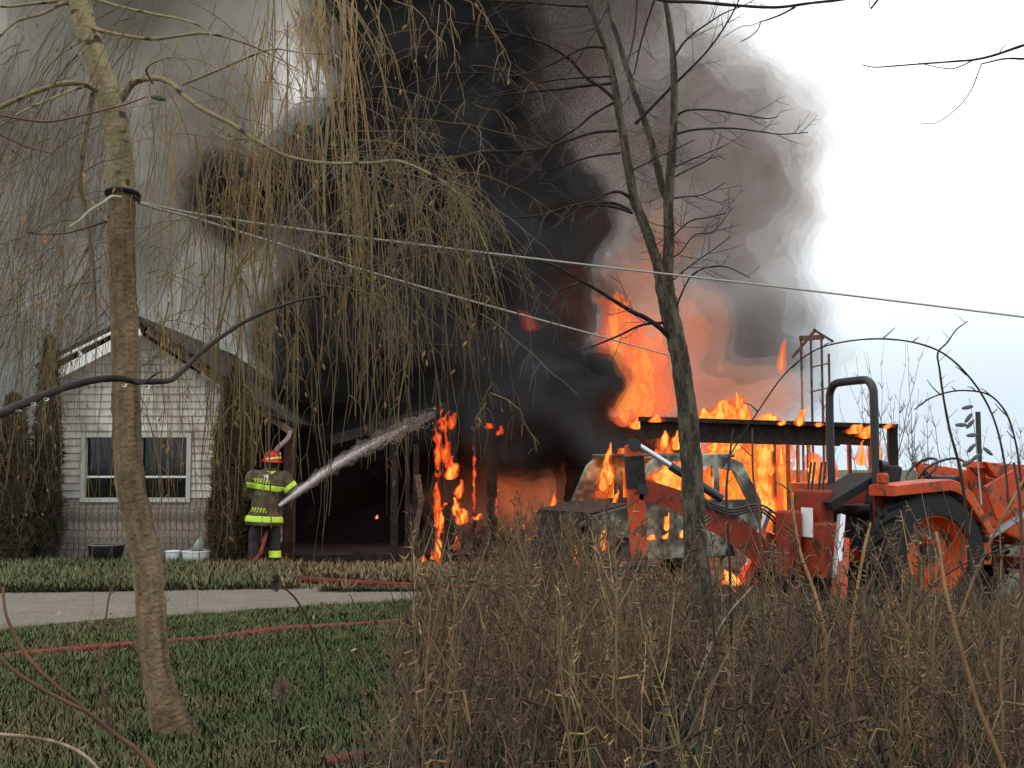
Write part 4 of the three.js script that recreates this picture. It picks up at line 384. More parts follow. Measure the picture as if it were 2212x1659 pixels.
// ------------------------------------------------------------------ evergreens
{
  const leafG = (() => { const l = []; for (let k = 0; k < 7; k++) { const g = new THREE.ConeGeometry(0.012, 0.13, 3).translate(0, 0.065, 0); g.rotateZ(rr(-0.9, 0.9)); g.rotateY(R() * 6.3); l.push(g); } return merge(l); })();
  const cedar = (label, x0, x1, ytop, d, col, n) => { const a = at(x0, 1215, d), b = at(x1, ytop, d), cx = (a.x + b.x) / 2, w = (b.x - a.x) / 2, h = b.y; const t = thing('cedar_shrub', label, 'shrub', V(cx, 0, -d)); part(t, 'trunk', tube([V(cx, 0, -d), V(cx + 0.03, h * 0.5, -d), V(cx, h * 0.92, -d)], [0.06, 0.04, 0.01], 7, 3), std({ map: T_barkDark })); const im = new THREE.InstancedMesh(leafG, std({ color: 0xffffff, roughness: 1 }), n), m = new THREE.Matrix4(), q = new THREE.Quaternion(), e = new THREE.Euler(); for (let i = 0; i < n; i++) { const t01 = Math.pow(R(), 0.9), an = R() * 2 * PI, prof = w * (t01 < 0.12 ? 0.7 + t01 * 2.5 : Math.pow(1 - (t01 - 0.12) / 0.88, 0.55)) * (1 + 0.28 * nz(an * 1.3, t01 * 7, d)), rad = prof * sqrt(rr(0.25, 1)); e.set(rr(-0.5, 0.5) + sin(an) * 0.7, R() * 6, rr(-0.5, 0.5) - cos(an) * 0.7); m.compose(V(cos(an) * rad, 0.05 + t01 * (h - 0.1), sin(an) * rad * 0.9), q.setFromEuler(e), V(1, 1, 1).multiplyScalar(rr(0.8, 1.6))); im.setMatrixAt(i, m); const v = rr(0.6, 1.25); im.setColorAt(i, C(col[0] * v, col[1] * v, col[2] * v)); } im.name = 'foliage'; im.userData.kind = 'stuff'; shadow(im); t.add(im); };
  cedar('tall dark green cedar at the left corner of the white house', 62, 142, 735, 18.8, [0.055, 0.05, 0.025], 3600); cedar('brownish cedar shrub left of the tall dark one', -30, 80, 860, 18.4, [0.085, 0.066, 0.036], 3200); cedar('olive brown cedar between the white house and the firefighter', 448, 560, 800, 18.5, [0.095, 0.07, 0.028], 5200);
}

// ------------------------------------------------------------------ willow
const twigMat = new THREE.MeshStandardMaterial({ vertexColors: true, roughness: 0.9 });
// many thin strands in one geometry: each is [points, radius start, radius end, colour]
function strands(list, sides = 3) {
  const P = [], N = [], K = [], I = [];
  for (const [pts, r0, r1, c] of list) { const base = P.length / 3, n = pts.length; let nrm = V(0, 0, 1); for (let i = 0; i < n; i++) { const tg = pts[min(i + 1, n - 1)].clone().sub(pts[max(i - 1, 0)]).normalize(); if (abs(tg.z) > 0.95) nrm.set(0, 1, 0); const u = nrm.clone().sub(tg.clone().multiplyScalar(nrm.dot(tg))).normalize(), w = tg.clone().cross(u), r = lerp(r0, r1, i / (n - 1)); for (let s = 0; s < sides; s++) { const a = s / sides * 2 * PI, x = u.x * cos(a) + w.x * sin(a), y = u.y * cos(a) + w.y * sin(a), z = u.z * cos(a) + w.z * sin(a); P.push(pts[i].x + x * r, pts[i].y + y * r, pts[i].z + z * r); N.push(x, y, z); K.push(c[0], c[1], c[2]); } } for (let i = 0; i < n - 1; i++) for (let s = 0; s < sides; s++) { const a = base + i * sides + s, b = base + i * sides + (s + 1) % sides; I.push(a, b, a + sides, b, b + sides, a + sides); } }
  const g = new THREE.BufferGeometry(); g.setAttribute('position', new THREE.Float32BufferAttribute(P, 3)); g.setAttribute('normal', new THREE.Float32BufferAttribute(N, 3)); g.setAttribute('color', new THREE.Float32BufferAttribute(K, 3)); g.setIndex(I); return g;
}
const tint = (c, v) => { const k = rr(1 - v, 1 + v); return [c[0] * k, c[1] * k, c[2] * k]; };
const OCHRE = [0.245, 0.158, 0.06], OLIVE = [0.13, 0.094, 0.038], GREYT = [0.2, 0.18, 0.14], BROWN = [0.11, 0.075, 0.045];
{
  const d = 6.76, base = on(372, 1585); const t = thing('willow_tree', 'weeping willow with bent pale trunk and hanging yellow twigs', 'tree', V(base.x, 0, base.z));
  const up = std({ map: T_bark, roughness: 0.9, bumpMap: T_bump, bumpScale: 0.01 }), low = std({ map: T_barkLow, roughness: 0.95, bumpMap: T_bump, bumpScale: 0.018 });
  const tr = [[150, -70, 46], [168, -10, 48], [185, 60, 50], [215, 150, 52], [243, 240, 55], [260, 330, 56], [264, 425, 56], [262, 520, 57], [265, 620, 58], [270, 720, 59], [273, 850, 60], [274, 950, 61], [282, 1050, 62], [300, 1130, 62], [320, 1230, 62], [326, 1330, 62], [334, 1430, 64], [352, 1510, 70], [370, 1570, 88], [384, 1610, 118]];
  const W = ([x, y, w]) => [at(x, y, d), M(w, d) / 2]; const seg = (a, b, m) => { const q = tr.slice(a, b).map(W); return part(t, 'trunk', tube(q.map((k) => k[0]), q.map((k) => k[1]), 16, 6, null, 0.05), m); };
  seg(6, 20, low); seg(0, 7, up);
  const br = (pts, w, d0 = d, d1 = d, m = up) => part(t, 'branch', tubeP(pts, d0, d1, w, 7, 5, 0.08), m);
  br([[262, 215], [285, 182], [310, 171], [345, 170], [372, 182], [395, 205], [430, 232], [500, 268], [560, 308], [620, 338], [700, 352], [800, 352], [860, 348], [920, 372], [970, 402], [1010, 450], [1045, 520], [1075, 610]], [18, 15, 13, 12, 12, 11, 11, 10, 9, 8.5, 8, 7, 7, 6, 5, 4, 3.5, 2.5], d, 6.2);
  br([[180, 64], [200, 62], [225, 68], [275, 78], [330, 84], [380, 78], [431, 72], [470, 76], [520, 90], [586, 118], [660, 160]], [12, 10, 9, 8, 8, 7.5, 7, 6, 5, 4, 2], d, 6.3);
  br([[225, 205], [205, 192], [175, 180], [128, 182], [67, 202], [0, 232], [-80, 280]], [17, 14, 12, 12, 11, 10, 8], d, 6.4); br([[215, 180], [170, 190], [110, 214], [50, 240], [-20, 282]], [8, 7, 6, 5, 4], d, 6.2);
  br([[160, 10], [140, 6], [118, 16], [91, 30], [40, 44], [12, 66], [-40, 120]], [14, 11, 9, 8, 7, 5, 3], d, 6.5); br([[150, 0], [70, 8], [20, 14], [-60, 12]], [9, 7, 6, 4], d, 7);
  br([[222, 170], [203, 195], [190, 262], [177, 340], [173, 400], [180, 430], [195, 520], [206, 640], [208, 700]], [18, 16, 14, 14, 14, 12, 10, 7, 4], 6.9, 7.2); br([[182, 425], [200, 440], [226, 470], [240, 500]], [9, 8, 7, 4], 7.1, 6.9);
  br([[188, -10], [230, 6], [275, 18], [340, 32], [385, 40], [435, 58], [470, 90]], [8, 7, 6, 6, 5, 4, 2], d, 6.2); br([[330, 180], [316, 150], [345, 130], [385, 124], [420, 136]], [6, 5, 4, 3, 2], 6.6, 6.2); br([[393, 184], [470, 152], [540, 122], [590, 106], [660, 115], [740, 117]], [5, 5, 4, 4, 3, 2], 6.5, 6.0);
  br([[230, 478], [150, 502], [90, 506], [55, 500]], [6, 5, 4, 3], 6.8, 6.4, std({ map: T_bark, color: 0xb0a898 })); br([[575, 325], [540, 300], [486, 300], [440, 268]], [3, 4, 4, 3], 6.4, 6.3);
  br([[700, -60], [690, 60], [710, 200], [700, 380], [706, 560]], [10, 9, 8, 6, 4], 7.4, 7.2); br([[740, -60], [745, 90], [738, 240], [745, 420], [760, 600]], [9, 8, 7, 6, 4], 7.8, 7.6);
  // hanging twigs: [count, x0, x1, y0, y1, shortest, longest, lean from, to, width, colour, near, far, bits]
  const S = [], leaf = [];
  const hang = (n, x0, x1, y0, y1, l0, l1, a0, a1, w, col, d0, d1, bits = 2, fan = 0) => { for (let i = 0; i < n; i++) { const u = R(), sx = lerp(x0, x1, u), sy = rr(y0, y1), L = rr(l0, l1), lean = rr(a0, a1) + fan * (u - 0.5), dd = rr(d0, d1), N = max(6, floor(L / 55)), pts = [], ph = R() * 20, arc = R() < 0.5 ? (R() < 0.35 ? -1 : 1) * rr(20, 95) : 0, sw = rr(5, 26), dz = rr(-0.4, 0.4); for (let k = 0; k <= N; k++) { const q = k / N; pts.push(at(sx + lean * (1 - (1 - q) * (1 - q)) + arc * (1 - exp(-4 * q)) + sw * nz(q * 3.2, ph, 2) * 2 * q + sw * 0.4 * nz(q * 9, ph, 5), sy + L * q - abs(arc) * 0.9 * q * exp(-6 * q) * 2.2, dd + dz * q)); } const c = tint(col, 0.3), ww = M(w * (R() < 0.82 ? rr(0.32, 0.62) : rr(0.7, 1.05)), dd) / 2; S.push([pts, ww, ww * 0.35, c]);
      for (let b = 0; b < bits; b++) { const k = floor(rr(0.15, 0.95) * N), p = pts[k]; const sg = R() < 0.5 ? -1 : 1, l = M(rr(25, 90), dd), q2 = [p]; const ox = sg * rr(0.12, 0.5) * l; for (let j = 1; j <= 3; j++) q2.push(V(p.x + ox * sqrt(j / 3), p.y - l * j / 3 + 0.12 * l * sin(j), p.z + rr(-0.02, 0.02))); S.push([q2, ww * 0.55, ww * 0.25, tint(c, 0.2)]); if (R() < 0.22) leaf.push([q2[3].clone(), rr(0.012, 0.03), tint(R() < 0.3 ? [0.3, 0.16, 0.06] : c, 0.3)]); } } };
  hang(52, 540, 770, -60, 60, 400, 900, -60, 90, 4.6, OCHRE, 6, 8.5, 3, 120); hang(22, 640, 740, -60, 40, 150, 420, -60, 60, 4, [0.36, 0.26, 0.12], 6, 8, 4, 60);
  hang(50, 740, 1010, 330, 400, 140, 640, -20, 70, 4.6, OLIVE, 6, 8.5, 3); hang(22, 920, 1040, 380, 480, 180, 480, 10, 90, 4.4, OLIVE, 6, 8, 3); hang(22, 700, 900, 340, 600, 260, 620, -40, 30, 6, OLIVE, 6.4, 9, 2);
  hang(62, 340, 640, 60, 340, 200, 900, -70, 50, 4.2, OCHRE, 6, 8.5, 4); hang(26, 420, 640, 280, 520, 380, 760, -60, 40, 5.4, OLIVE, 6.2, 9, 3); hang(16, 470, 640, 420, 700, 380, 560, -50, 30, 8, [0.16, 0.12, 0.045], 7, 10, 2);
  hang(95, 20, 340, -60, 300, 220, 700, -190, -20, 2.6, BROWN, 6, 8.5, 6); hang(80, -60, 260, 260, 620, 240, 560, -150, 10, 3, [0.2, 0.15, 0.09], 6, 8.5, 5); hang(54, 0, 260, 500, 760, 260, 480, -90, 30, 4.4, [0.16, 0.115, 0.05], 6.6, 9, 3);
  hang(20, 280, 470, 560, 760, 220, 480, -50, 40, 4, OCHRE, 6.2, 8.2, 3); hang(9, 160, 540, 800, 950, 350, 520, -20, 20, 3.6, [0.22, 0.17, 0.05], 6.4, 8, 3); hang(20, 560, 900, 560, 760, 160, 440, -40, 30, 4.6, OLIVE, 6.2, 8.5, 3); hang(12, 760, 1000, -60, 20, 120, 330, -10, 60, 5, [0.26, 0.18, 0.08], 6.2, 7.5, 5);
  for (const [x, y, L, l, w] of [[1050, 480, 400, 20, 7], [1052, 870, 60, -26, 6], [1060, 850, 130, 34, 7], [1066, 830, 160, 60, 7], [930, 360, 420, 60, 7], [985, 410, 330, 60, 7], [860, 350, 520, -10, 9], [812, 352, 560, -20, 9], [760, 345, 620, -20, 10], [640, 330, 600, -40, 10], [520, 700, 500, -30, 12], [476, 760, 460, 0, 12]]) hang(1, x, x, y, y, L, L, l, l, w, OLIVE, 6.2, 7, 4);
  // loose side shoots that arch every way between the hanging ones
  for (let i = 0; i < 300; i++) { const x = rr(-40, 1080), y = rr(-40, 300) + (x > 700 ? rr(40, 420) : rr(0, 560)), dd = rr(6, 8.6), a = rr(-0.5, 1.1) + (x < 300 ? 2.1 : R() < 0.4 ? 1.9 : 0), L = rr(90, 330), q = [], ph = R() * 30, bend = rr(20, 170); for (let k = 0; k <= 8; k++) { const s = k / 8; q.push(at(x + cos(a) * L * s + 14 * nz(s * 3, ph, 1), y + sin(a) * L * 0.6 * s + bend * s * s + 10 * nz(s * 4, ph, 8), dd + 0.3 * nz(s * 2, ph, 4))); } const c = tint(pick([OCHRE, OLIVE, BROWN, GREYT]), 0.3), w = M(rr(1.4, 3), dd) / 2; S.push([q, w, w * 0.4, c]); for (let e = 0; e < 4; e++) { const b = q[2 + floor(R() * 6)], sg = R() < 0.5 ? -1 : 1, l = M(rr(18, 70), dd); S.push([[b, V(b.x + sg * l * 0.3, b.y - l * 0.45, b.z), V(b.x + sg * l * 0.42, b.y - l, b.z + 0.01)], w * 0.7, w * 0.35, tint(c, 0.2)]); } }
  part(t, 'hanging_twigs', strands(S), twigMat, { kind: 'stuff' });
  const bg = []; for (const [p, s, c] of leaf) { const g = new THREE.OctahedronGeometry(s, 0).scale(0.35, 1, 0.2).rotateZ(rr(-0.8, 0.8)).translate(p.x, p.y, p.z); g.setAttribute('color', new THREE.Float32BufferAttribute(Array.from({ length: g.attributes.position.count }, () => c).flat(), 3)); bg.push(g); } part(t, 'dry_leaves', merge(bg), twigMat, { kind: 'stuff' });
  const sc = thing('tree_strap', 'black rubber strap wrapped round the willow trunk above the cables', 'strap', at(264, 422, d)); part(sc, 'strap', new THREE.TorusGeometry(M(33, d), 0.016, 8, 28).rotateX(PI / 2 - 0.1).translate(...at(265, 420, d).toArray()), m_dark); part(sc, 'strap_tail', tube([at(290, 425, d - 0.08), at(299, 432, d - 0.1), at(302, 440, d - 0.1)], [0.015, 0.014, 0.01], 6, 3), m_dark);
  const m_cab = std({ color: 0x9a9890, roughness: 0.7 }); single('cable', tubeP([[236, 428], [262, 426], [300, 436], [400, 458], [600, 489], [900, 528], [1300, 576], [1700, 622], [2212, 685], [2500, 722]], 6.62, 9.5, [6, 6, 6, 5.4, 5.4, 5, 4.6, 4.4, 4.2, 4], 7, 4, 0), m_cab, 'upper grey cable running from the willow to the right edge', 'cable', 'grey cables tied to the willow'); single('cable', tubeP([[300, 438], [345, 452], [420, 471], [560, 514], [700, 558], [900, 617], [1100, 673], [1280, 722], [1460, 772]], 6.6, 13, [6, 6, 5.6, 5.4, 5.2, 5, 4.4, 4, 3], 7, 4, 0), m_cab, 'lower grey cable sloping from the willow towards the fire', 'cable', 'grey cables tied to the willow'); single('cable', tubeP([[262, 426], [240, 425], [225, 436], [190, 458], [174, 474], [150, 490]], 6.62, 6.4, [7, 7, 6, 6, 5, 4], 7, 5, 0), std({ color: 0xa8a290, roughness: 0.8 }), 'loose end of cable hanging left of the willow trunk', 'cable', 'grey cables tied to the willow');
  const rt = thing('red_twig', 'thin red twig with one green leaf crossing the willow trunk', 'twig', at(0, 250, 5.8)); part(rt, 'stem', tubeP([[-60, 238], [0, 249], [101, 263], [165, 252], [219, 239], [270, 226], [317, 209]], 5.6, 5.9, [5, 5, 5, 4.5, 4, 4, 3], 6, 4), std({ color: 0x5e3b34, roughness: 0.8 })); part(rt, 'leaf', new THREE.OctahedronGeometry(0.045, 1).scale(1, 0.32, 0.1).rotateZ(-0.2).translate(...at(342, 212, 5.9).toArray()), std({ color: 0x2c3d1c, roughness: 0.8 }));
  for (const [pts, l] of [[[[-20, 282], [30, 305], [60, 318], [118, 333]], 'short red twig at the left edge below the longer one']]) single('red_twig', tubeP(pts, 5.6, 5.8, [4, 3.6, 3, 2], 6, 4), std({ color: 0x5a3a36, roughness: 0.8 }), l, 'twig');
}

// ------------------------------------------------------------------ slender bare tree with three stems
{
  const d = 9.2, base = on(1512, 1440); const t = thing('slender_tree', 'slender bare tree with three grey stems in front of the fire', 'tree', V(at(1512, 1440, d).x, 0, -d)); const m = std({ map: T_barkDark, roughness: 0.95, bumpMap: T_bump, bumpScale: 0.006, color: 0xf0f4e6 }), md = std({ map: T_barkDark, color: 0x8c8078, roughness: 0.95 }), S = [];
  const limb = (name, pts, mat, sides = 9, z0 = d, z1 = d) => { const q = pts.map(([x, y], i) => at(x, y, lerp(z0, z1, i / (pts.length - 1)))); return part(t, name, tube(q, pts.map(([, , w], i) => M(w, lerp(z0, z1, i / (pts.length - 1))) / 2), sides, 6, null, 0.06), mat); };
  limb('trunk', [[1530, 1445, 64], [1512, 1300, 56], [1501, 1150, 50], [1496, 1050, 48], [1490, 950, 46], [1476, 820, 42], [1462, 740, 40], [1450, 690, 42], [1438, 630, 42], [1432, 590, 40]], m, 12);
  limb('stem', [[1436, 640, 28], [1422, 575, 24], [1406, 526, 23], [1390, 480, 22], [1372, 436, 22], [1356, 354, 20], [1339, 253, 18], [1325, 168, 16], [1308, 100, 15], [1292, 60, 14], [1268, 0, 12], [1245, -60, 10]], m); limb('stem', [[1444, 440, 16], [1429, 400, 17], [1416, 337, 16], [1393, 262, 15], [1372, 202, 14], [1352, 140, 13], [1335, 84, 12], [1308, 0, 11], [1290, -60, 9]], m, 9, d, d + 0.3); limb('stem', [[1440, 630, 28], [1445, 520, 24], [1444, 440, 23], [1450, 350, 20], [1456, 240, 17], [1452, 97, 14], [1437, 0, 12], [1428, -60, 10]], m, 9, d, d - 0.2);
  const B = [];
  const twigs = (pts, dd, w, n, up) => { for (let i = 0; i < n; i++) { const u = rr(0.15, 1) * (pts.length - 1), k = min(floor(u), pts.length - 2), f = u - k, x = lerp(pts[k][0], pts[k + 1][0], f), y = lerp(pts[k][1], pts[k + 1][1], f), dx = pts[k + 1][0] - pts[k][0], dy = pts[k + 1][1] - pts[k][1], L0 = hypot(dx, dy) || 1, sg = R() < 0.5 ? 1 : -1, a = Math.atan2(dy / L0, dx / L0) + sg * rr(0.35, 0.9), L = rr(25, 110) * (1.15 - u / pts.length * 0.6), q = []; for (let j = 0; j <= 4; j++) { const s = j / 4; q.push(at(x + cos(a) * L * s, y + sin(a) * L * s - up * 16 * s * s, dd + rr(-0.04, 0.04) * j)); } const r = M(w, dd) * 0.5; S.push([q, r, r * 0.4, tint([0.06, 0.055, 0.05], 0.3)]); for (let e = 0; e < 2; e++) { const b = pick(q.slice(1, 4)); const a2 = a + (R() < 0.5 ? 0.6 : -0.6); const L2 = L * rr(0.2, 0.45); S.push([[b, b.clone().add(V(cos(a2) * M(L2, dd), -sin(a2) * M(L2, dd), rr(-0.05, 0.05)))], r * 0.6, r * 0.3, tint([0.06, 0.055, 0.05], 0.3)]); } } };
  const side = (pts, w0, w1, n = 8, z1 = d - 0.3, up = 0.5) => { limb('branch', pts.map(([x, y], i) => [x, y, lerp(w0, w1, i / (pts.length - 1))]), md, 6, d, z1); twigs(pts, lerp(d, z1, 0.6), 2.2, n, up); };
  side([[1329, 216], [1300, 190], [1268, 169], [1230, 128], [1184, 98], [1140, 82], [1099, 71], [1030, 55], [965, 46], [900, 22], [847, -4]], 9, 3, 16); side([[1312, 105], [1280, 101], [1251, 108], [1184, 142], [1110, 165], [1060, 160], [1008, 157], [927, 160]], 7, 2, 10); side([[1325, 180], [1260, 186], [1217, 192], [1150, 198], [1099, 204], [1000, 216], [930, 219], [846, 216]], 7, 2, 12, d + 0.2); side([[1320, 165], [1270, 167], [1184, 175], [1082, 200], [1000, 214]], 5, 2, 8);
  side([[1332, 283], [1300, 284], [1268, 290], [1210, 310], [1167, 323], [1100, 327], [1032, 330], [964, 347], [880, 370]], 8, 2, 12); side([[1325, 222], [1280, 248], [1251, 273], [1200, 305], [1167, 323], [1100, 352], [1040, 385]], 6, 2, 8, d + 0.3); side([[1359, 425], [1340, 415], [1318, 416], [1285, 432], [1255, 440]], 9, 3, 4); side([[1362, 455], [1330, 440], [1302, 438], [1270, 440], [1234, 445], [1167, 465], [1100, 470], [1032, 468], [960, 440]], 8, 2, 10); side([[1366, 460], [1320, 446], [1265, 445], [1230, 466], [1200, 489], [1150, 520], [1116, 539]], 7, 2, 8, d - 0.5);
  side([[1280, 14], [1220, 12], [1150, 6], [1049, 1], [980, -6]], 7, 3, 10); side([[1340, 330], [1270, 340], [1180, 368], [1110, 362], [1040, 340], [960, 300], [880, 262]], 5, 2, 10, d + 0.4);
  side([[1372, 268], [1400, 240], [1445, 194], [1480, 160], [1519, 120], [1552, 78], [1581, 31], [1606, -20]], 8, 3, 10, d - 0.3); side([[1456, 126], [1475, 95], [1495, 75], [1530, 50], [1565, 28], [1610, 10], [1660, -20]], 6, 2, 8); side([[1456, 254], [1478, 240], [1500, 237], [1542, 238], [1604, 248], [1660, 256], [1680, 252]], 6, 2, 6); side([[1454, 292], [1490, 282], [1530, 278], [1580, 277], [1640, 284], [1685, 290], [1745, 286]], 6, 2, 6); side([[1450, 365], [1485, 348], [1520, 334], [1560, 316]], 4, 1.6, 6); side([[1452, 385], [1490, 365], [1530, 345], [1555, 318]], 4, 1.6, 5, d + 0.2);
  side([[1360, 370], [1390, 356], [1420, 340], [1460, 322], [1500, 302]], 4, 2, 5); side([[1440, 430], [1480, 425], [1520, 420], [1566, 395]], 4, 2, 6); side([[1446, 520], [1490, 478], [1530, 470], [1570, 460]], 4, 2, 6); side([[1446, 560], [1470, 545], [1500, 508], [1540, 500], [1582, 450]], 4, 1.5, 6); side([[1448, 610], [1490, 575], [1540, 540], [1580, 510]], 4, 1.6, 6); side([[1452, 700], [1470, 640], [1500, 590], [1560, 575], [1620, 600]], 5, 2, 6);
  side([[1452, 735], [1430, 712], [1400, 690], [1360, 670], [1328, 650], [1290, 626], [1250, 604], [1200, 575], [1150, 556], [1090, 530], [1040, 518]], 14, 2.5, 14, d - 0.6, 0.2); side([[1440, 697], [1391, 701], [1330, 728], [1267, 753], [1215, 767]], 7, 2, 5); side([[1262, 608], [1220, 622], [1160, 652], [1110, 682], [1050, 715], [940, 765]], 5, 1.5, 5, d - 0.6, 0); side([[1258, 608], [1225, 640], [1200, 672], [1180, 715], [1130, 742], [1080, 746]], 4.5, 1.5, 4, d - 0.6, 0);
  side([[1310, 20], [1290, 60], [1260, 110], [1230, 160], [1210, 220]], 4, 2, 5); side([[1376, 0], [1372, 60], [1360, 120], [1345, 160]], 5, 2, 5); side([[1420, -20], [1400, 40], [1385, 90], [1370, 160]], 5, 3, 5, d + 0.2);
  for (const [pts, n] of [[[[1325, 168], [1356, 354], [1406, 526]], 26], [[[1335, 84], [1416, 337]], 16], [[[1437, 0], [1456, 240], [1444, 440], [1440, 600]], 34]]) twigs(pts, d, 2, n, 1.5);
  part(t, 'twigs', strands(S), twigMat, { kind: 'stuff' });
}

// ------------------------------------------------------------------ branches that reach in from outside the frame
{
  const m = std({ map: T_barkDark, color: 0x9a8890, roughness: 0.85 }), T = (name, label, segs) => { const t = thing(name, label, 'branch', at(...segs[0][0][0], segs[0][1])); segs.forEach(([pts, d0, d1, w0, w1], i) => part(t, i ? 'side_twig' : 'stem', tubeP(pts, d0, d1, pts.map((_, k) => lerp(w0, w1, k / (pts.length - 1))), 7, 5, 0.1), m)); return t; };
  const b = T('bare_branch', 'dark wet branch crossing in front of the white house and the trunk', [[[[-120, 940], [0, 895], [60, 868], [110, 848], [150, 834], [200, 822], [250, 817], [300, 824], [340, 824], [371, 820], [400, 795], [430, 765], [475, 730], [520, 700], [560, 680], [600, 664], [650, 648], [700, 640]], 3.4, 4.2, 21, 5], [[[290, 824], [310, 828], [330, 812], [350, 802]], 3.6, 3.6, 8, 3]]);
  for (const [x, y] of [[40, 882], [72, 866], [268, 826], [318, 830], [100, 856]]) part(b, 'water_drop', new THREE.SphereGeometry(0.006, 8, 6).scale(1.6, 0.8, 1).translate(...at(x, y + 6, 3.45).toArray()), new THREE.MeshPhysicalMaterial({ color: 0xffffff, roughness: 0.05, transmission: 1, thickness: 0.01, ior: 1.33 }));
  T('bare_branch', 'dark branch along the top edge right of the slender tree', [[[[1400, -8], [1440, 2], [1500, 4], [1560, 9], [1640, 15], [1690, 15], [1740, 8], [1810, 0], [1900, -14]], 8, 8.5, 8, 6], [[[1718, 15], [1690, 30], [1660, 42], [1643, 47]], 8.3, 8.3, 5, 3], [[[1643, 47], [1638, 62], [1622, 78], [1600, 90]], 8.3, 8.3, 3, 2], [[[1643, 47], [1625, 54], [1600, 58], [1560, 82]], 8.3, 8.3, 2, 1.5]]);
  T('bare_branch', 'thin branch reaching in from the right edge against the white sky', [[[[2330, 66], [2213, 97], [2158, 116], [2111, 128], [2070, 132], [2015, 136], [1937, 142], [1887, 145], [1862, 140]], 8, 8.4, 7, 2], [[[2111, 126], [2060, 148], [2030, 146], [1985, 136]], 8.3, 8.3, 3, 1.6], [[[2158, 116], [2165, 104], [2175, 96]], 8.3, 8.3, 2.5, 1.5]]); T('bare_branch', 'second thin branch at the right edge with a long drooping twig', [[[[2330, 130], [2212, 127], [2170, 127], [2120, 138]], 8, 8.2, 6, 3], [[[2120, 138], [2095, 200], [2060, 240], [2020, 266], [1988, 266]], 8.2, 8.2, 2.4, 1.4]]); T('bare_branch', 'short dark twig tip at the top right edge', [[[[1910, -20], [1893, 4], [1882, 18]], 8, 8, 6, 4], [[[1882, 20], [1878, 8], [1882, -8]], 8, 8, 2, 1.5]]);
}

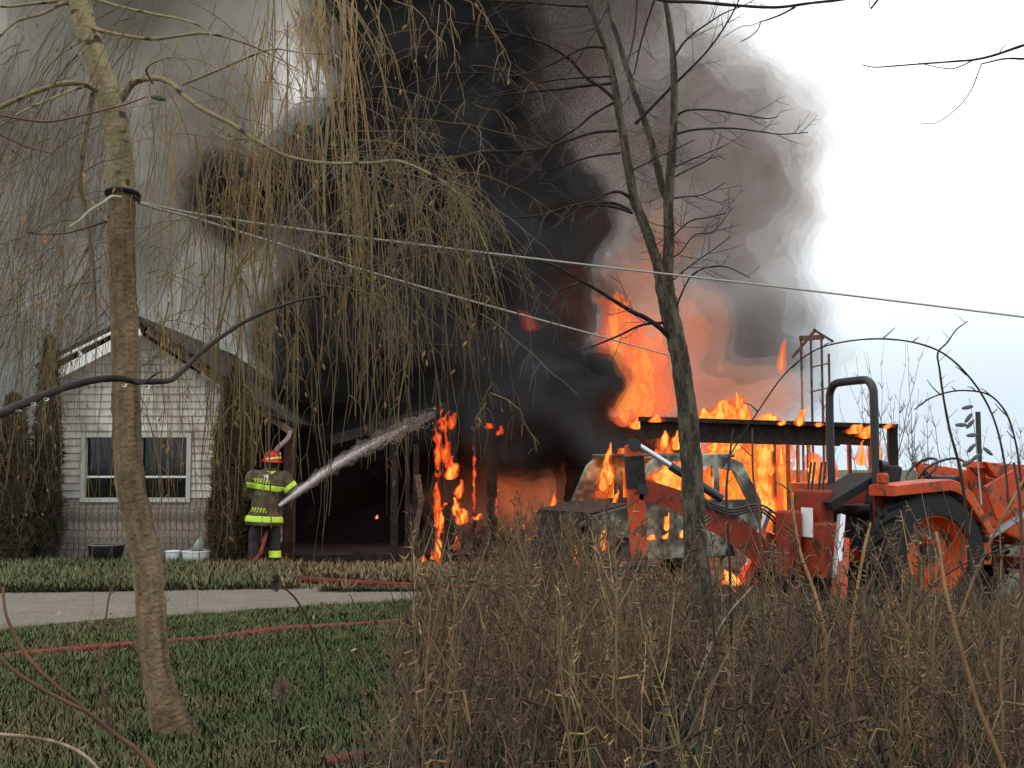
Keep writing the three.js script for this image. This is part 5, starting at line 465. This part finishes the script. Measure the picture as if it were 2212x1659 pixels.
// ------------------------------------------------------------------ bare shrubs and canes
{
  const PALE = [0.2, 0.19, 0.19];  // shrub twigs coloured pale to suggest haze and bright sky
  const shrub = (label, px, py, d, n, spread, hmin, hmax, col) => { const b = at(px, py, d); b.y = 0; const t = thing('bare_shrub', label, 'shrub', b, 'bare shrubs beyond the tractor'); const S = []; for (let i = 0; i < n; i++) { const x0 = b.x + rr(-1, 1) * M(spread, d), h = rr(hmin, hmax), lean = rr(-0.22, 0.22), pts = [], N = 8; for (let k = 0; k <= N; k++) pts.push(V(x0 + lean * h * Math.pow(k / N, 1.5) + 0.05 * nz(k * 0.8, i, d), h * k / N, b.z + rr(-0.02, 0.02) * k + rr(-0.4, 0.4) * (k === 0))); const r = rr(0.012, 0.024); S.push([pts, r, 0.004, tint(col, 0.2)]); for (let j = 0; j < 16; j++) { const k = rr(0.3, 0.98) * N, a = pts[floor(k)], c = (R() < 0.5 ? -1 : 1) * rr(0.3, 0.7), L = rr(0.25, 0.8) * (1.2 - k / N), q = [0, 0.33, 0.66, 1].map((s) => V(a.x + sin(c) * L * s, a.y + cos(c) * L * s + 0.1 * L * s * s, a.z + rr(-0.1, 0.1) * s)); S.push([q, 0.008, 0.003, tint(col, 0.2)]); if (R() < 0.7) { const e = q[2], c2 = c + rr(-0.6, 0.6); S.push([[e, V(e.x + sin(c2) * L * 0.4, e.y + cos(c2) * L * 0.4, e.z)], 0.005, 0.002, tint(col, 0.2)]); } } } part(t, 'stems', strands(S), twigMat, { kind: 'stuff' }); };
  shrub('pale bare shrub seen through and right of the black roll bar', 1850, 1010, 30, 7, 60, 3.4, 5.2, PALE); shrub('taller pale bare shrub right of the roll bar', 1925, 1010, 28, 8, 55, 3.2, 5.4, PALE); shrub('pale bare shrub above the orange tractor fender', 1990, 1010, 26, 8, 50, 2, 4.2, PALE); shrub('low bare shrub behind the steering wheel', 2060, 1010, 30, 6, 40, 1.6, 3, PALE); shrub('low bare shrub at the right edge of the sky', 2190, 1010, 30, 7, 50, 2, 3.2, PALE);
  // named canes and stalks standing in the foreground
  const mat = (c, m = T_barkLow) => std({ map: m, color: c, roughness: 0.9 }), K = { tan: mat(0xffe8c8), pale: mat(0xfff4e0, T_wood), brown: mat(0xb89880), dark: mat(0x6a5a54), plum: mat(0xa88898), red: mat(0xb07068) };
  const stalk = (name, label, pts, d0, d1, w0, w1, m, knobs = 4, cat = 'stalk', group) => { if (cat === 'cane') { w0 *= 0.7; w1 *= 0.7; } const foot = at(pts[0][0], pts[0][1], d0); const t = thing(name, label, cat, V(foot.x, foot.y, foot.z), group); const n = pts.length - 1; part(t, 'stem', tubeP(pts, d0, d1, pts.map((_, k) => lerp(w0, w1, k / n)), 7, 4, 0.1), m); const S = []; for (let i = 0; i < knobs; i++) { const u = (i + rr(0.2, 0.9)) / knobs * n, k = min(floor(u), n - 1), f = u - k, dd = lerp(d0, d1, u / n), x = lerp(pts[k][0], pts[k + 1][0], f), y = lerp(pts[k][1], pts[k + 1][1], f), sg = R() < 0.5 ? -1 : 1, L = rr(10, 34); S.push(tubeP([[x, y], [x + sg * L * 0.5, y - L * 0.45], [x + sg * L, y - L * rr(0.5, 1.1)]], dd, dd + rr(-0.06, 0.06), [w1 * 0.7, w1 * 0.5, w1 * 0.3], 5, 3)); } for (const g of S) part(t, 'side_twig', g, m); return t; };
  stalk('weed_stalk', 'thick tan stalk bending up from the lower right corner', [[2185, 1720], [2168, 1659], [2120, 1541], [2091, 1452], [2067, 1369], [2044, 1281], [2029, 1186], [2022, 1150]], 4.2, 4.6, 12, 6, K.tan, 7); stalk('weed_stalk', 'slim tan stalk left of the tractor wheel', [[1885, 1710], [1875, 1659], [1846, 1526], [1837, 1437], [1843, 1334], [1866, 1192], [1880, 1130]], 4.6, 5, 11, 6, K.tan, 6); stalk('weed_stalk', 'forked tan stalk rising towards the backhoe seat', [[1810, 1720], [1804, 1659], [1784, 1481], [1784, 1378], [1760, 1281], [1727, 1186], [1705, 1041]], 4.6, 5.2, 11, 6, K.tan, 7); stalk('weed_stalk', 'dark brown stalk just right of the slender tree', [[1556, 1710], [1556, 1659], [1550, 1493], [1544, 1386], [1534, 1248], [1528, 1200]], 5, 5.3, 10, 5, K.dark, 5);
  stalk('weed_stalk', 'thin dark stalk in front of the orange room fire', [[1580, 1400], [1576, 1215], [1569, 1058], [1576, 990], [1583, 925]], 6, 6.2, 7, 4, K.dark, 6); stalk('weed_stalk', 'thin reddish stalk in front of the yellow flames', [[1650, 1300], [1642, 1150], [1639, 1093], [1628, 1041], [1625, 926]], 6, 6.2, 6, 4, K.brown, 4); stalk('weed_stalk', 'bent dark stalk reaching down right of the slender tree', [[1590, 1700], [1603, 1644], [1642, 1541], [1677, 1467], [1733, 1399], [1755, 1380]], 4.4, 4.8, 10, 4, K.dark, 4); stalk('weed_stalk', 'dark stalk slanting up to the right low in the weeds', [[1480, 1600], [1559, 1555], [1648, 1490], [1700, 1445], [1766, 1408], [1831, 1378]], 4.6, 5, 7, 4, K.dark, 3); stalk('weed_stalk', 'long dark stalk slanting across the lower right', [[1640, 1690], [1740, 1620], [1800, 1590], [1860, 1570]], 4.1, 4.4, 9, 4, K.dark, 3);
  stalk('weed_stalk', 'pale broken stalk below the fire on the ground', [[1470, 1560], [1520, 1430], [1568, 1334], [1627, 1266]], 5.6, 6, 6, 4, K.pale, 3); stalk('weed_stalk', 'upright brown stalk at the right edge of the picture', [[2195, 1700], [2200, 1500], [2206, 1300], [2204, 1090], [2190, 1000]], 4.6, 4.9, 10, 6, K.plum, 5); stalk('weed_stalk', 'short tan stalk near the right edge low in the weeds', [[2165, 1700], [2166, 1560], [2160, 1470], [2165, 1375]], 4.4, 4.5, 7, 5, K.tan, 2); stalk('weed_stalk', 'brown stalk with shrivelled top in front of the rear wheel', [[2000, 1420], [1990, 1300], [1985, 1200], [1975, 1130]], 6, 6.2, 8, 5, K.brown, 6); stalk('weed_stalk', 'tan slanting stalk across the loader post', [[2060, 1370], [2100, 1260], [2150, 1150], [2215, 1030]], 5.6, 5.8, 7, 5, K.tan, 2);
  stalk('bramble_cane', 'purple bramble cane arching low in the right hand weeds', [[1880, 1480], [1899, 1470], [1946, 1461], [1987, 1484], [2032, 1514], [2056, 1550], [2070, 1600], [2075, 1700]], 4.4, 4.4, 6, 11, K.plum, 3, 'cane'); stalk('bramble_cane', 'long bramble cane arching over the roll bar against the sky', [[1560, 1010], [1635, 892], [1700, 803], [1760, 757], [1820, 739], [1900, 732], [1980, 741], [2040, 765], [2100, 822], [2145, 900], [2170, 1000], [2180, 1100]], 7, 6, 4, 7, K.dark, 8, 'cane'); stalk('bramble_cane', 'short bramble arch right of the upright thorny stalk', [[1975, 885], [2010, 860], [2060, 845], [2105, 845], [2140, 855], [2172, 890], [2195, 960], [2208, 1060]], 6.4, 6, 4, 7, K.dark, 8, 'cane'); stalk('bramble_cane', 'upright thorny stalk above the tractor steering wheel', [[2096, 1240], [2085, 1090], [2073, 1010], [2052, 930], [2040, 870], [2030, 800], [2026, 762], [2046, 740], [2066, 712], [2090, 694]], 6, 6.2, 11, 3, K.dark, 12, 'cane'); stalk('bramble_cane', 'reddish cane arching over the weeds near the drive', [[1160, 1335], [1180, 1312], [1230, 1282], [1290, 1262], [1380, 1251], [1460, 1258], [1530, 1292]], 6.4, 6.6, 5, 3.4, K.red, 3, 'cane'); stalk('bramble_cane', 'dark cane crossing in front of the tractor wheel', [[1930, 1400], [1952, 1351], [1990, 1300], [2020, 1260], [2100, 1210], [2215, 1170]], 5, 5.4, 6, 5, K.dark, 2, 'cane');
  stalk('weed_stalk', 'thick bare stalk rising across the lower left corner', [[345, 1690], [330, 1659], [290, 1615], [245, 1585], [180, 1530], [120, 1480], [60, 1420], [14, 1330], [6, 1270]], 4.2, 4.6, 13, 6, K.brown, 1); stalk('weed_stalk', 'second bare stalk running beside the thick one at lower left', [[250, 1592], [200, 1545], [150, 1520], [60, 1470], [10, 1430], [-20, 1390]], 4.3, 4.5, 9, 9, K.brown, 0); stalk('weed_stalk', 'upright bare stalk forking from the thick one at lower left', [[240, 1580], [220, 1480], [216, 1410], [228, 1340], [238, 1280], [262, 1230]], 4.4, 4.6, 7, 3, K.brown, 2); stalk('weed_stalk', 'pale arched stalk at the lower left edge', [[-30, 1585], [20, 1588], [80, 1595], [130, 1606], [180, 1630], [230, 1680]], 4.2, 4.1, 8, 7, K.pale, 1);
  for (const [n, x, y, x1, y1, s, l] of [[1, 610, 1492, 590, 1700, 24, 'upright teasel head on a thin stalk above the lawn'], [2, 596, 1258, 660, 1330, 15, 'drooping dark teasel head in front of the gravel drive']]) { const d = n === 1 ? 5 : 4.6, t = stalk('teasel', l, n === 1 ? [[x1, y1], [600, 1600], [x, y]] : [[700, 1480], [690, 1400], [x1, y1], [636, 1290], [x + 18, y + 12]], d, d, 5, 4, K.dark, 0, 'teasel'); const c = at(x, y, d), r = M(s, d), S = []; for (let i = 0; i < 160; i++) { const a = R() * 6.28, h = rr(-1, 1), q = V(cos(a) * sqrt(1 - h * h) * 0.6, h, sin(a) * sqrt(1 - h * h) * 0.6).multiplyScalar(r); const e = q.clone().multiplyScalar(1.35).add(c); S.push([[q.clone().multiplyScalar(0.3).add(c), e], 0.0025, 0.001, tint(n === 1 ? [0.18, 0.13, 0.08] : [0.06, 0.045, 0.035], 0.3)]); } const hd = part(t, 'seed_head', mergeGeometries([strands(S)]), twigMat); if (n === 2) hd.rotation.z = 0; if (n === 1) part(t, 'bract', strands([[[c.clone().add(V(0, -r, 0)), c.clone().add(V(-0.05, 0, 0)), c.clone().add(V(-0.07, 0.06, 0))], 0.003, 0.001, [0.1, 0.08, 0.05]], [[c.clone().add(V(0, -r, 0)), c.clone().add(V(0.05, 0.03, 0)), c.clone().add(V(0.03, 0.12, 0))], 0.003, 0.001, [0.1, 0.08, 0.05]]]), twigMat); }
  { const t = thing('leafy_stem', 'thin stem with a few grey leaves above the tractor hood', 'stem', at(2120, 1090, 7)), m = std({ color: 0x585c60, roughness: 0.9 }); part(t, 'stem', tubeP([[2120, 1090], [2112, 1000], [2104, 920], [2094, 860]], 7, 7, [4, 3, 2, 1.5], 5, 4), std({ color: 0xa0a8a8 })); for (const [x, y, a] of [[2092, 903, 0.9], [2076, 918, 0], [2096, 916, 0.8], [2100, 940, 0.1], [2098, 968, 0.8], [2108, 988, 0.6], [2134, 975, -0.7], [2090, 1000, 0.4], [2090, 880, 0.2]]) part(t, 'leaf', new THREE.OctahedronGeometry(M(14, 7), 1).scale(1, 0.34, 0.12).rotateZ(a).translate(...at(x, y, 7).toArray()), m); }
}

// ------------------------------------------------------------------ the mass of dead weeds and the lawn
const inst = (name, label, category, geo, mat, list, tintv) => { const m = new THREE.InstancedMesh(geo, mat, list.length), q = new THREE.Quaternion(), e = new THREE.Euler(), k = new THREE.Matrix4(); list.forEach(([x, y, z, rx, ry, rz, s, sy, c], i) => { e.set(rx, ry, rz); k.compose(V(x, y, z), q.setFromEuler(e), V(s, sy, s)); m.setMatrixAt(i, k); m.setColorAt(i, C(...c)); }); m.name = numbered(name); m.userData = { kind: 'stuff', label, category }; shadow(m); scene.add(m); return m; };
{
  const grow = (v) => { const S = [], h = 1, col = pick([[0.18, 0.125, 0.075], [0.14, 0.098, 0.06], [0.23, 0.17, 0.1], [0.1, 0.07, 0.05]]), lean = rr(-0.16, 0.16), pts = []; for (let k = 0; k <= 6; k++) pts.push(V(lean * (k / 6) ** 1.6 + 0.015 * nz(k, v, 1), h * k / 6, 0.06 * nz(k * 0.5, v, 7))); S.push([pts, [0.0055, 0.008, 0.0045][v % 3], 0.002, col]); const dense = v % 3;
    for (let j = 0; j < 5 + 4 * dense; j++) { const k = rr(1.2, 6), b = pts[floor(min(k, 5.99))].clone().lerp(pts[min(6, floor(k) + 1)], k % 1), an = R() * 6.28, L = rr(0.1, 0.34) * (dense === 1 ? 1.2 : 0.8), q = [0, 0.4, 1].map((s) => V(b.x + cos(an) * L * 0.42 * s, b.y + L * s * (0.7 + 0.3 * s), b.z + sin(an) * L * 0.42 * s)); S.push([q, 0.003, 0.0012, tint(col, 0.3)]); if (dense === 2 || R() < 0.4) for (let e = 0; e < 4; e++) { const a2 = R() * 6.28, p = q[1].clone().lerp(q[2], R()); S.push([[p, V(p.x + cos(a2) * 0.03, p.y + rr(0, 0.04), p.z + sin(a2) * 0.03)], 0.0045, 0.001, tint([col[0] * 1.1, col[1] * 1.05, col[2]], 0.4)]); } }
    for (let j = 0; j < 5; j++) { const k = rr(0.4, 5), b = pts[floor(k)], an = R() * 6.28, L = rr(0.06, 0.14); S.push([[b, V(b.x + cos(an) * L * 0.6, b.y + 0.02, b.z + sin(an) * L * 0.6), V(b.x + cos(an) * L, b.y - L * 0.7, b.z + sin(an) * L)], 0.007, 0.003, tint(col, 0.4)]); } return strands(S); };
  const reed = (v) => { const S = []; for (let i = 0; i < 5; i++) { const a = rr(-0.6, 0.9), b = rr(0.2, 0.8), x0 = rr(-0.15, 0.15), z0 = rr(-0.15, 0.15), col = tint(pick([[0.09, 0.06, 0.05], [0.24, 0.19, 0.13], [0.12, 0.085, 0.065]]), 0.3), h = rr(0.6, 1.1), q = []; for (let k = 0; k <= 6; k++) { const s = k / 6; q.push(V(x0 + a * h * s * s, h * (s - b * 0.35 * s * s * s), z0 + b * 0.3 * s * s)); } S.push([q, 0.0035, 0.0012, col]); if (R() < 0.6) S.push([[q[6], V(q[6].x + 0.03, q[6].y + 0.05, q[6].z), V(q[6].x + 0.05, q[6].y + 0.1, q[6].z)], 0.006, 0.002, col]); } return strands(S); };
  const variants = Array.from({ length: 11 }, (_, v) => (v < 9 ? grow(v) : reed(v))), lists = variants.map(() => []);
  for (let i = 0; i < 9000; i++) { const d = sqrt(rr(4.1 * 4.1, 13 * 13)), px = rr(760, 2420), edge = 905 + 70 * nz(d * 1.1, 3, 1) + max(0, 6.2 - d) * -60, x = (px - 1106) / F * d; if (px < edge || (d > 10.3 && (px < 1010 || px > 2300)) || (d > 11.4 && px > 1780) || (d > 8.6 && px > 1300 && R() < 0.3)) continue; if (R() < 0.64) continue; const tall = R(); const cap0 = max(0.24, EYE - (px < 1340 ? 235 : 290) / F * d); let h = tall < 0.82 ? cap0 * rr(0.4, 0.95) : min(1.15, cap0 * rr(0.9, 1.6)); if (R() < 0.3 * sstep(0.1, 0.5, nz(x * 1.3, 4, d * 1.3))) continue; if (d > 8 && px > 1030 && px < 1480 && tall > (px < 1340 ? 0.45 : 0.75)) h = rr(0.45, px < 1340 ? 1.15 : 0.85); const v = rr(0.45, 1.15), tone = pick([[1.1, 1, 0.9], [1.2, 1.0, 0.8], [1, 0.95, 0.9], [1.05, 1.1, 0.8], [0.95, 0.8, 0.78]]); (R() < 0.16 ? lists[9 + floor(R() * 2)] : lists[floor(R() * 9)]).push([x, 0, -d, rr(-0.25, 0.25), R() * 6.28, rr(-0.3, 0.12), 0.7 + h * 0.5, h, tone.map((c) => c * v)]); }
  lists.forEach((l, i) => inst('dead_weeds', ['tangled dead brown weeds filling the lower right of the picture', 'pale dry grass stems leaning through the brown weeds'][i > 8 ? 1 : 0], 'weeds', variants[i], twigMat, l));
  // dry grass tufts in and at the edge of the weeds
  const blade = (n, h, sp, w, bend) => { const P = [], I = [], N = []; for (let i = 0; i < n; i++) { const a = R() * 6.28, x = cos(a) * sp * R(), z = sin(a) * sp * R(), H = h * rr(0.55, 1.1), lx = cos(a) * bend * H * rr(0.3, 1), lz = sin(a) * bend * H * rr(0.3, 1), px = -sin(a) * w, pz = cos(a) * w, b = P.length / 3; P.push(x - px, 0, z - pz, x + px, 0, z + pz, x + lx * 0.35 - px * 0.8, H * 0.6, z + lz * 0.35 - pz * 0.8, x + lx * 0.35 + px * 0.8, H * 0.6, z + lz * 0.35 + pz * 0.8, x + lx, H, z + lz); for (let q = 0; q < 5; q++) N.push(cos(a) * 0.3, 0.9, sin(a) * 0.3); I.push(b, b + 1, b + 3, b, b + 3, b + 2, b + 2, b + 3, b + 4); } const g = new THREE.BufferGeometry(); g.setAttribute('position', new THREE.Float32BufferAttribute(P, 3)); g.setAttribute('normal', new THREE.Float32BufferAttribute(N, 3)); g.setIndex(I); return g; };
  const gm = std({ color: 0xffffff, roughness: 0.9, side: 2 }), dry = [], lawn = [], verge = [], drive = (x, z) => { const px = 1106 + x / -z * F, row = 1010 + EYE * F / -z; const near = px < 0 ? 1362 : px < 480 ? lerp(1362, 1324, px / 480) : px < 900 ? lerp(1324, 1297, (px - 480) / 420) : 1293, far = px < 700 ? lerp(1280, 1270, px / 700) : 1277; return row > far - 1 && row < near + 3 + 4 * nz(x * 3, 1, z * 3); };
  for (let i = 0; i < 4200; i++) { const d = sqrt(rr(16, 130)), px = rr(700, 2420), x = (px - 1106) / F * d, edge = 890 + 90 * nz(d * 1.1, 3, 1) + max(0, 6.6 - d) * -80; if (px < edge) continue; const v = rr(0.5, 1.3), c = R() < 0.3 ? [0.06, 0.1, 0.035] : pick([[0.13, 0.1, 0.06], [0.09, 0.07, 0.045], [0.2, 0.16, 0.1]]); dry.push([x, 0, -d, rr(-0.3, 0.3), R() * 6.28, rr(-0.3, 0.3), rr(0.8, 1.6), rr(0.6, 1.5), c.map((k) => k * v)]); }
  inst('dry_grass', 'tufts of dry straw coloured grass among the dead weeds', 'dry grass', blade(9, 0.42, 0.07, 0.003, 0.7), gm, dry);
  for (let i = 0; i < 62000; i++) { const d = sqrt(rr(24, 215)), px = rr(-120, 1180), x = (px - 1106) / F * d; if (drive(x, -d) || (px > 1000 && d < 11)) continue; const pt = nz(x * 0.9, 2, d * 0.9) + 0.4 * nz(x * 3, 2, d * 3), v = rr(0.6, 1.3); const c = pt > 0.26 ? [0.13, 0.12, 0.05] : R() < 0.03 ? [0.16, 0.14, 0.07] : pt > 0.02 ? [0.098, 0.11, 0.038] : [0.075, 0.105, 0.03]; lawn.push([x, 0, -d, rr(-0.3, 0.3), R() * 6.28, rr(-0.3, 0.3), rr(0.8, 1.5) * (0.8 + d * 0.03), rr(0.7, 1.5), c.map((k) => k * v)]); }
  inst('grass', 'short green lawn grass around the willow trunk', 'grass', blade(6, 0.06, 0.05, 0.0035, 0.9), gm, lawn);
  for (let i = 0; i < 16000; i++) { const d = sqrt(rr(210, 345)), px = rr(-100, 1500), x = (px - 1106) / F * d; { const row = 1010 + EYE * F / d; if (px > 640 && row > 1248 && row < 1290 && abs(row - lerp(1258, 1284, clamp((px - 640) / 420))) < 9) continue; } if (drive(x, -d) || (d > 17.7 && px > 620)) continue; const tan = px + 120 * nz(x, 1, d) > 520 + (d > 16.6 ? -60 : 60), v = rr(0.6, 1.3), c = tan ? pick([[0.26, 0.2, 0.1], [0.2, 0.16, 0.08], [0.14, 0.12, 0.05]]) : pick([[0.09, 0.12, 0.045], [0.16, 0.155, 0.07], [0.13, 0.14, 0.06]]); verge.push([x, 0, -d, rr(-0.3, 0.3), R() * 6.28, rr(-0.3, 0.3), rr(1.2, 2.2), rr(0.8, 1.9), c.map((k) => k * v)]); }
  inst('verge_grass', 'rough tan and green grass between the drive and the house', 'grass', blade(6, 0.09, 0.06, 0.004, 0.8), gm, verge);
  const lit = []; for (let i = 0; i < 420; i++) { const d = sqrt(rr(22, 150)), px = rr(-80, 1000), x = (px - 1106) / F * d; lit.push([x, rr(0.02, 0.06), -d, rr(-0.8, 0.8), R() * 6.28, rr(-0.8, 0.8), rr(0.6, 1.3), rr(0.6, 1.3), tint(pick([[0.3, 0.26, 0.2], [0.2, 0.12, 0.06], [0.14, 0.1, 0.06]]), 0.3)]); }
  inst('leaf_litter', 'small dry willow leaves scattered over the lawn', 'fallen leaves', new THREE.OctahedronGeometry(0.035, 0).scale(1, 0.1, 0.3), gm, lit);
}
renderer.render(scene, camera);
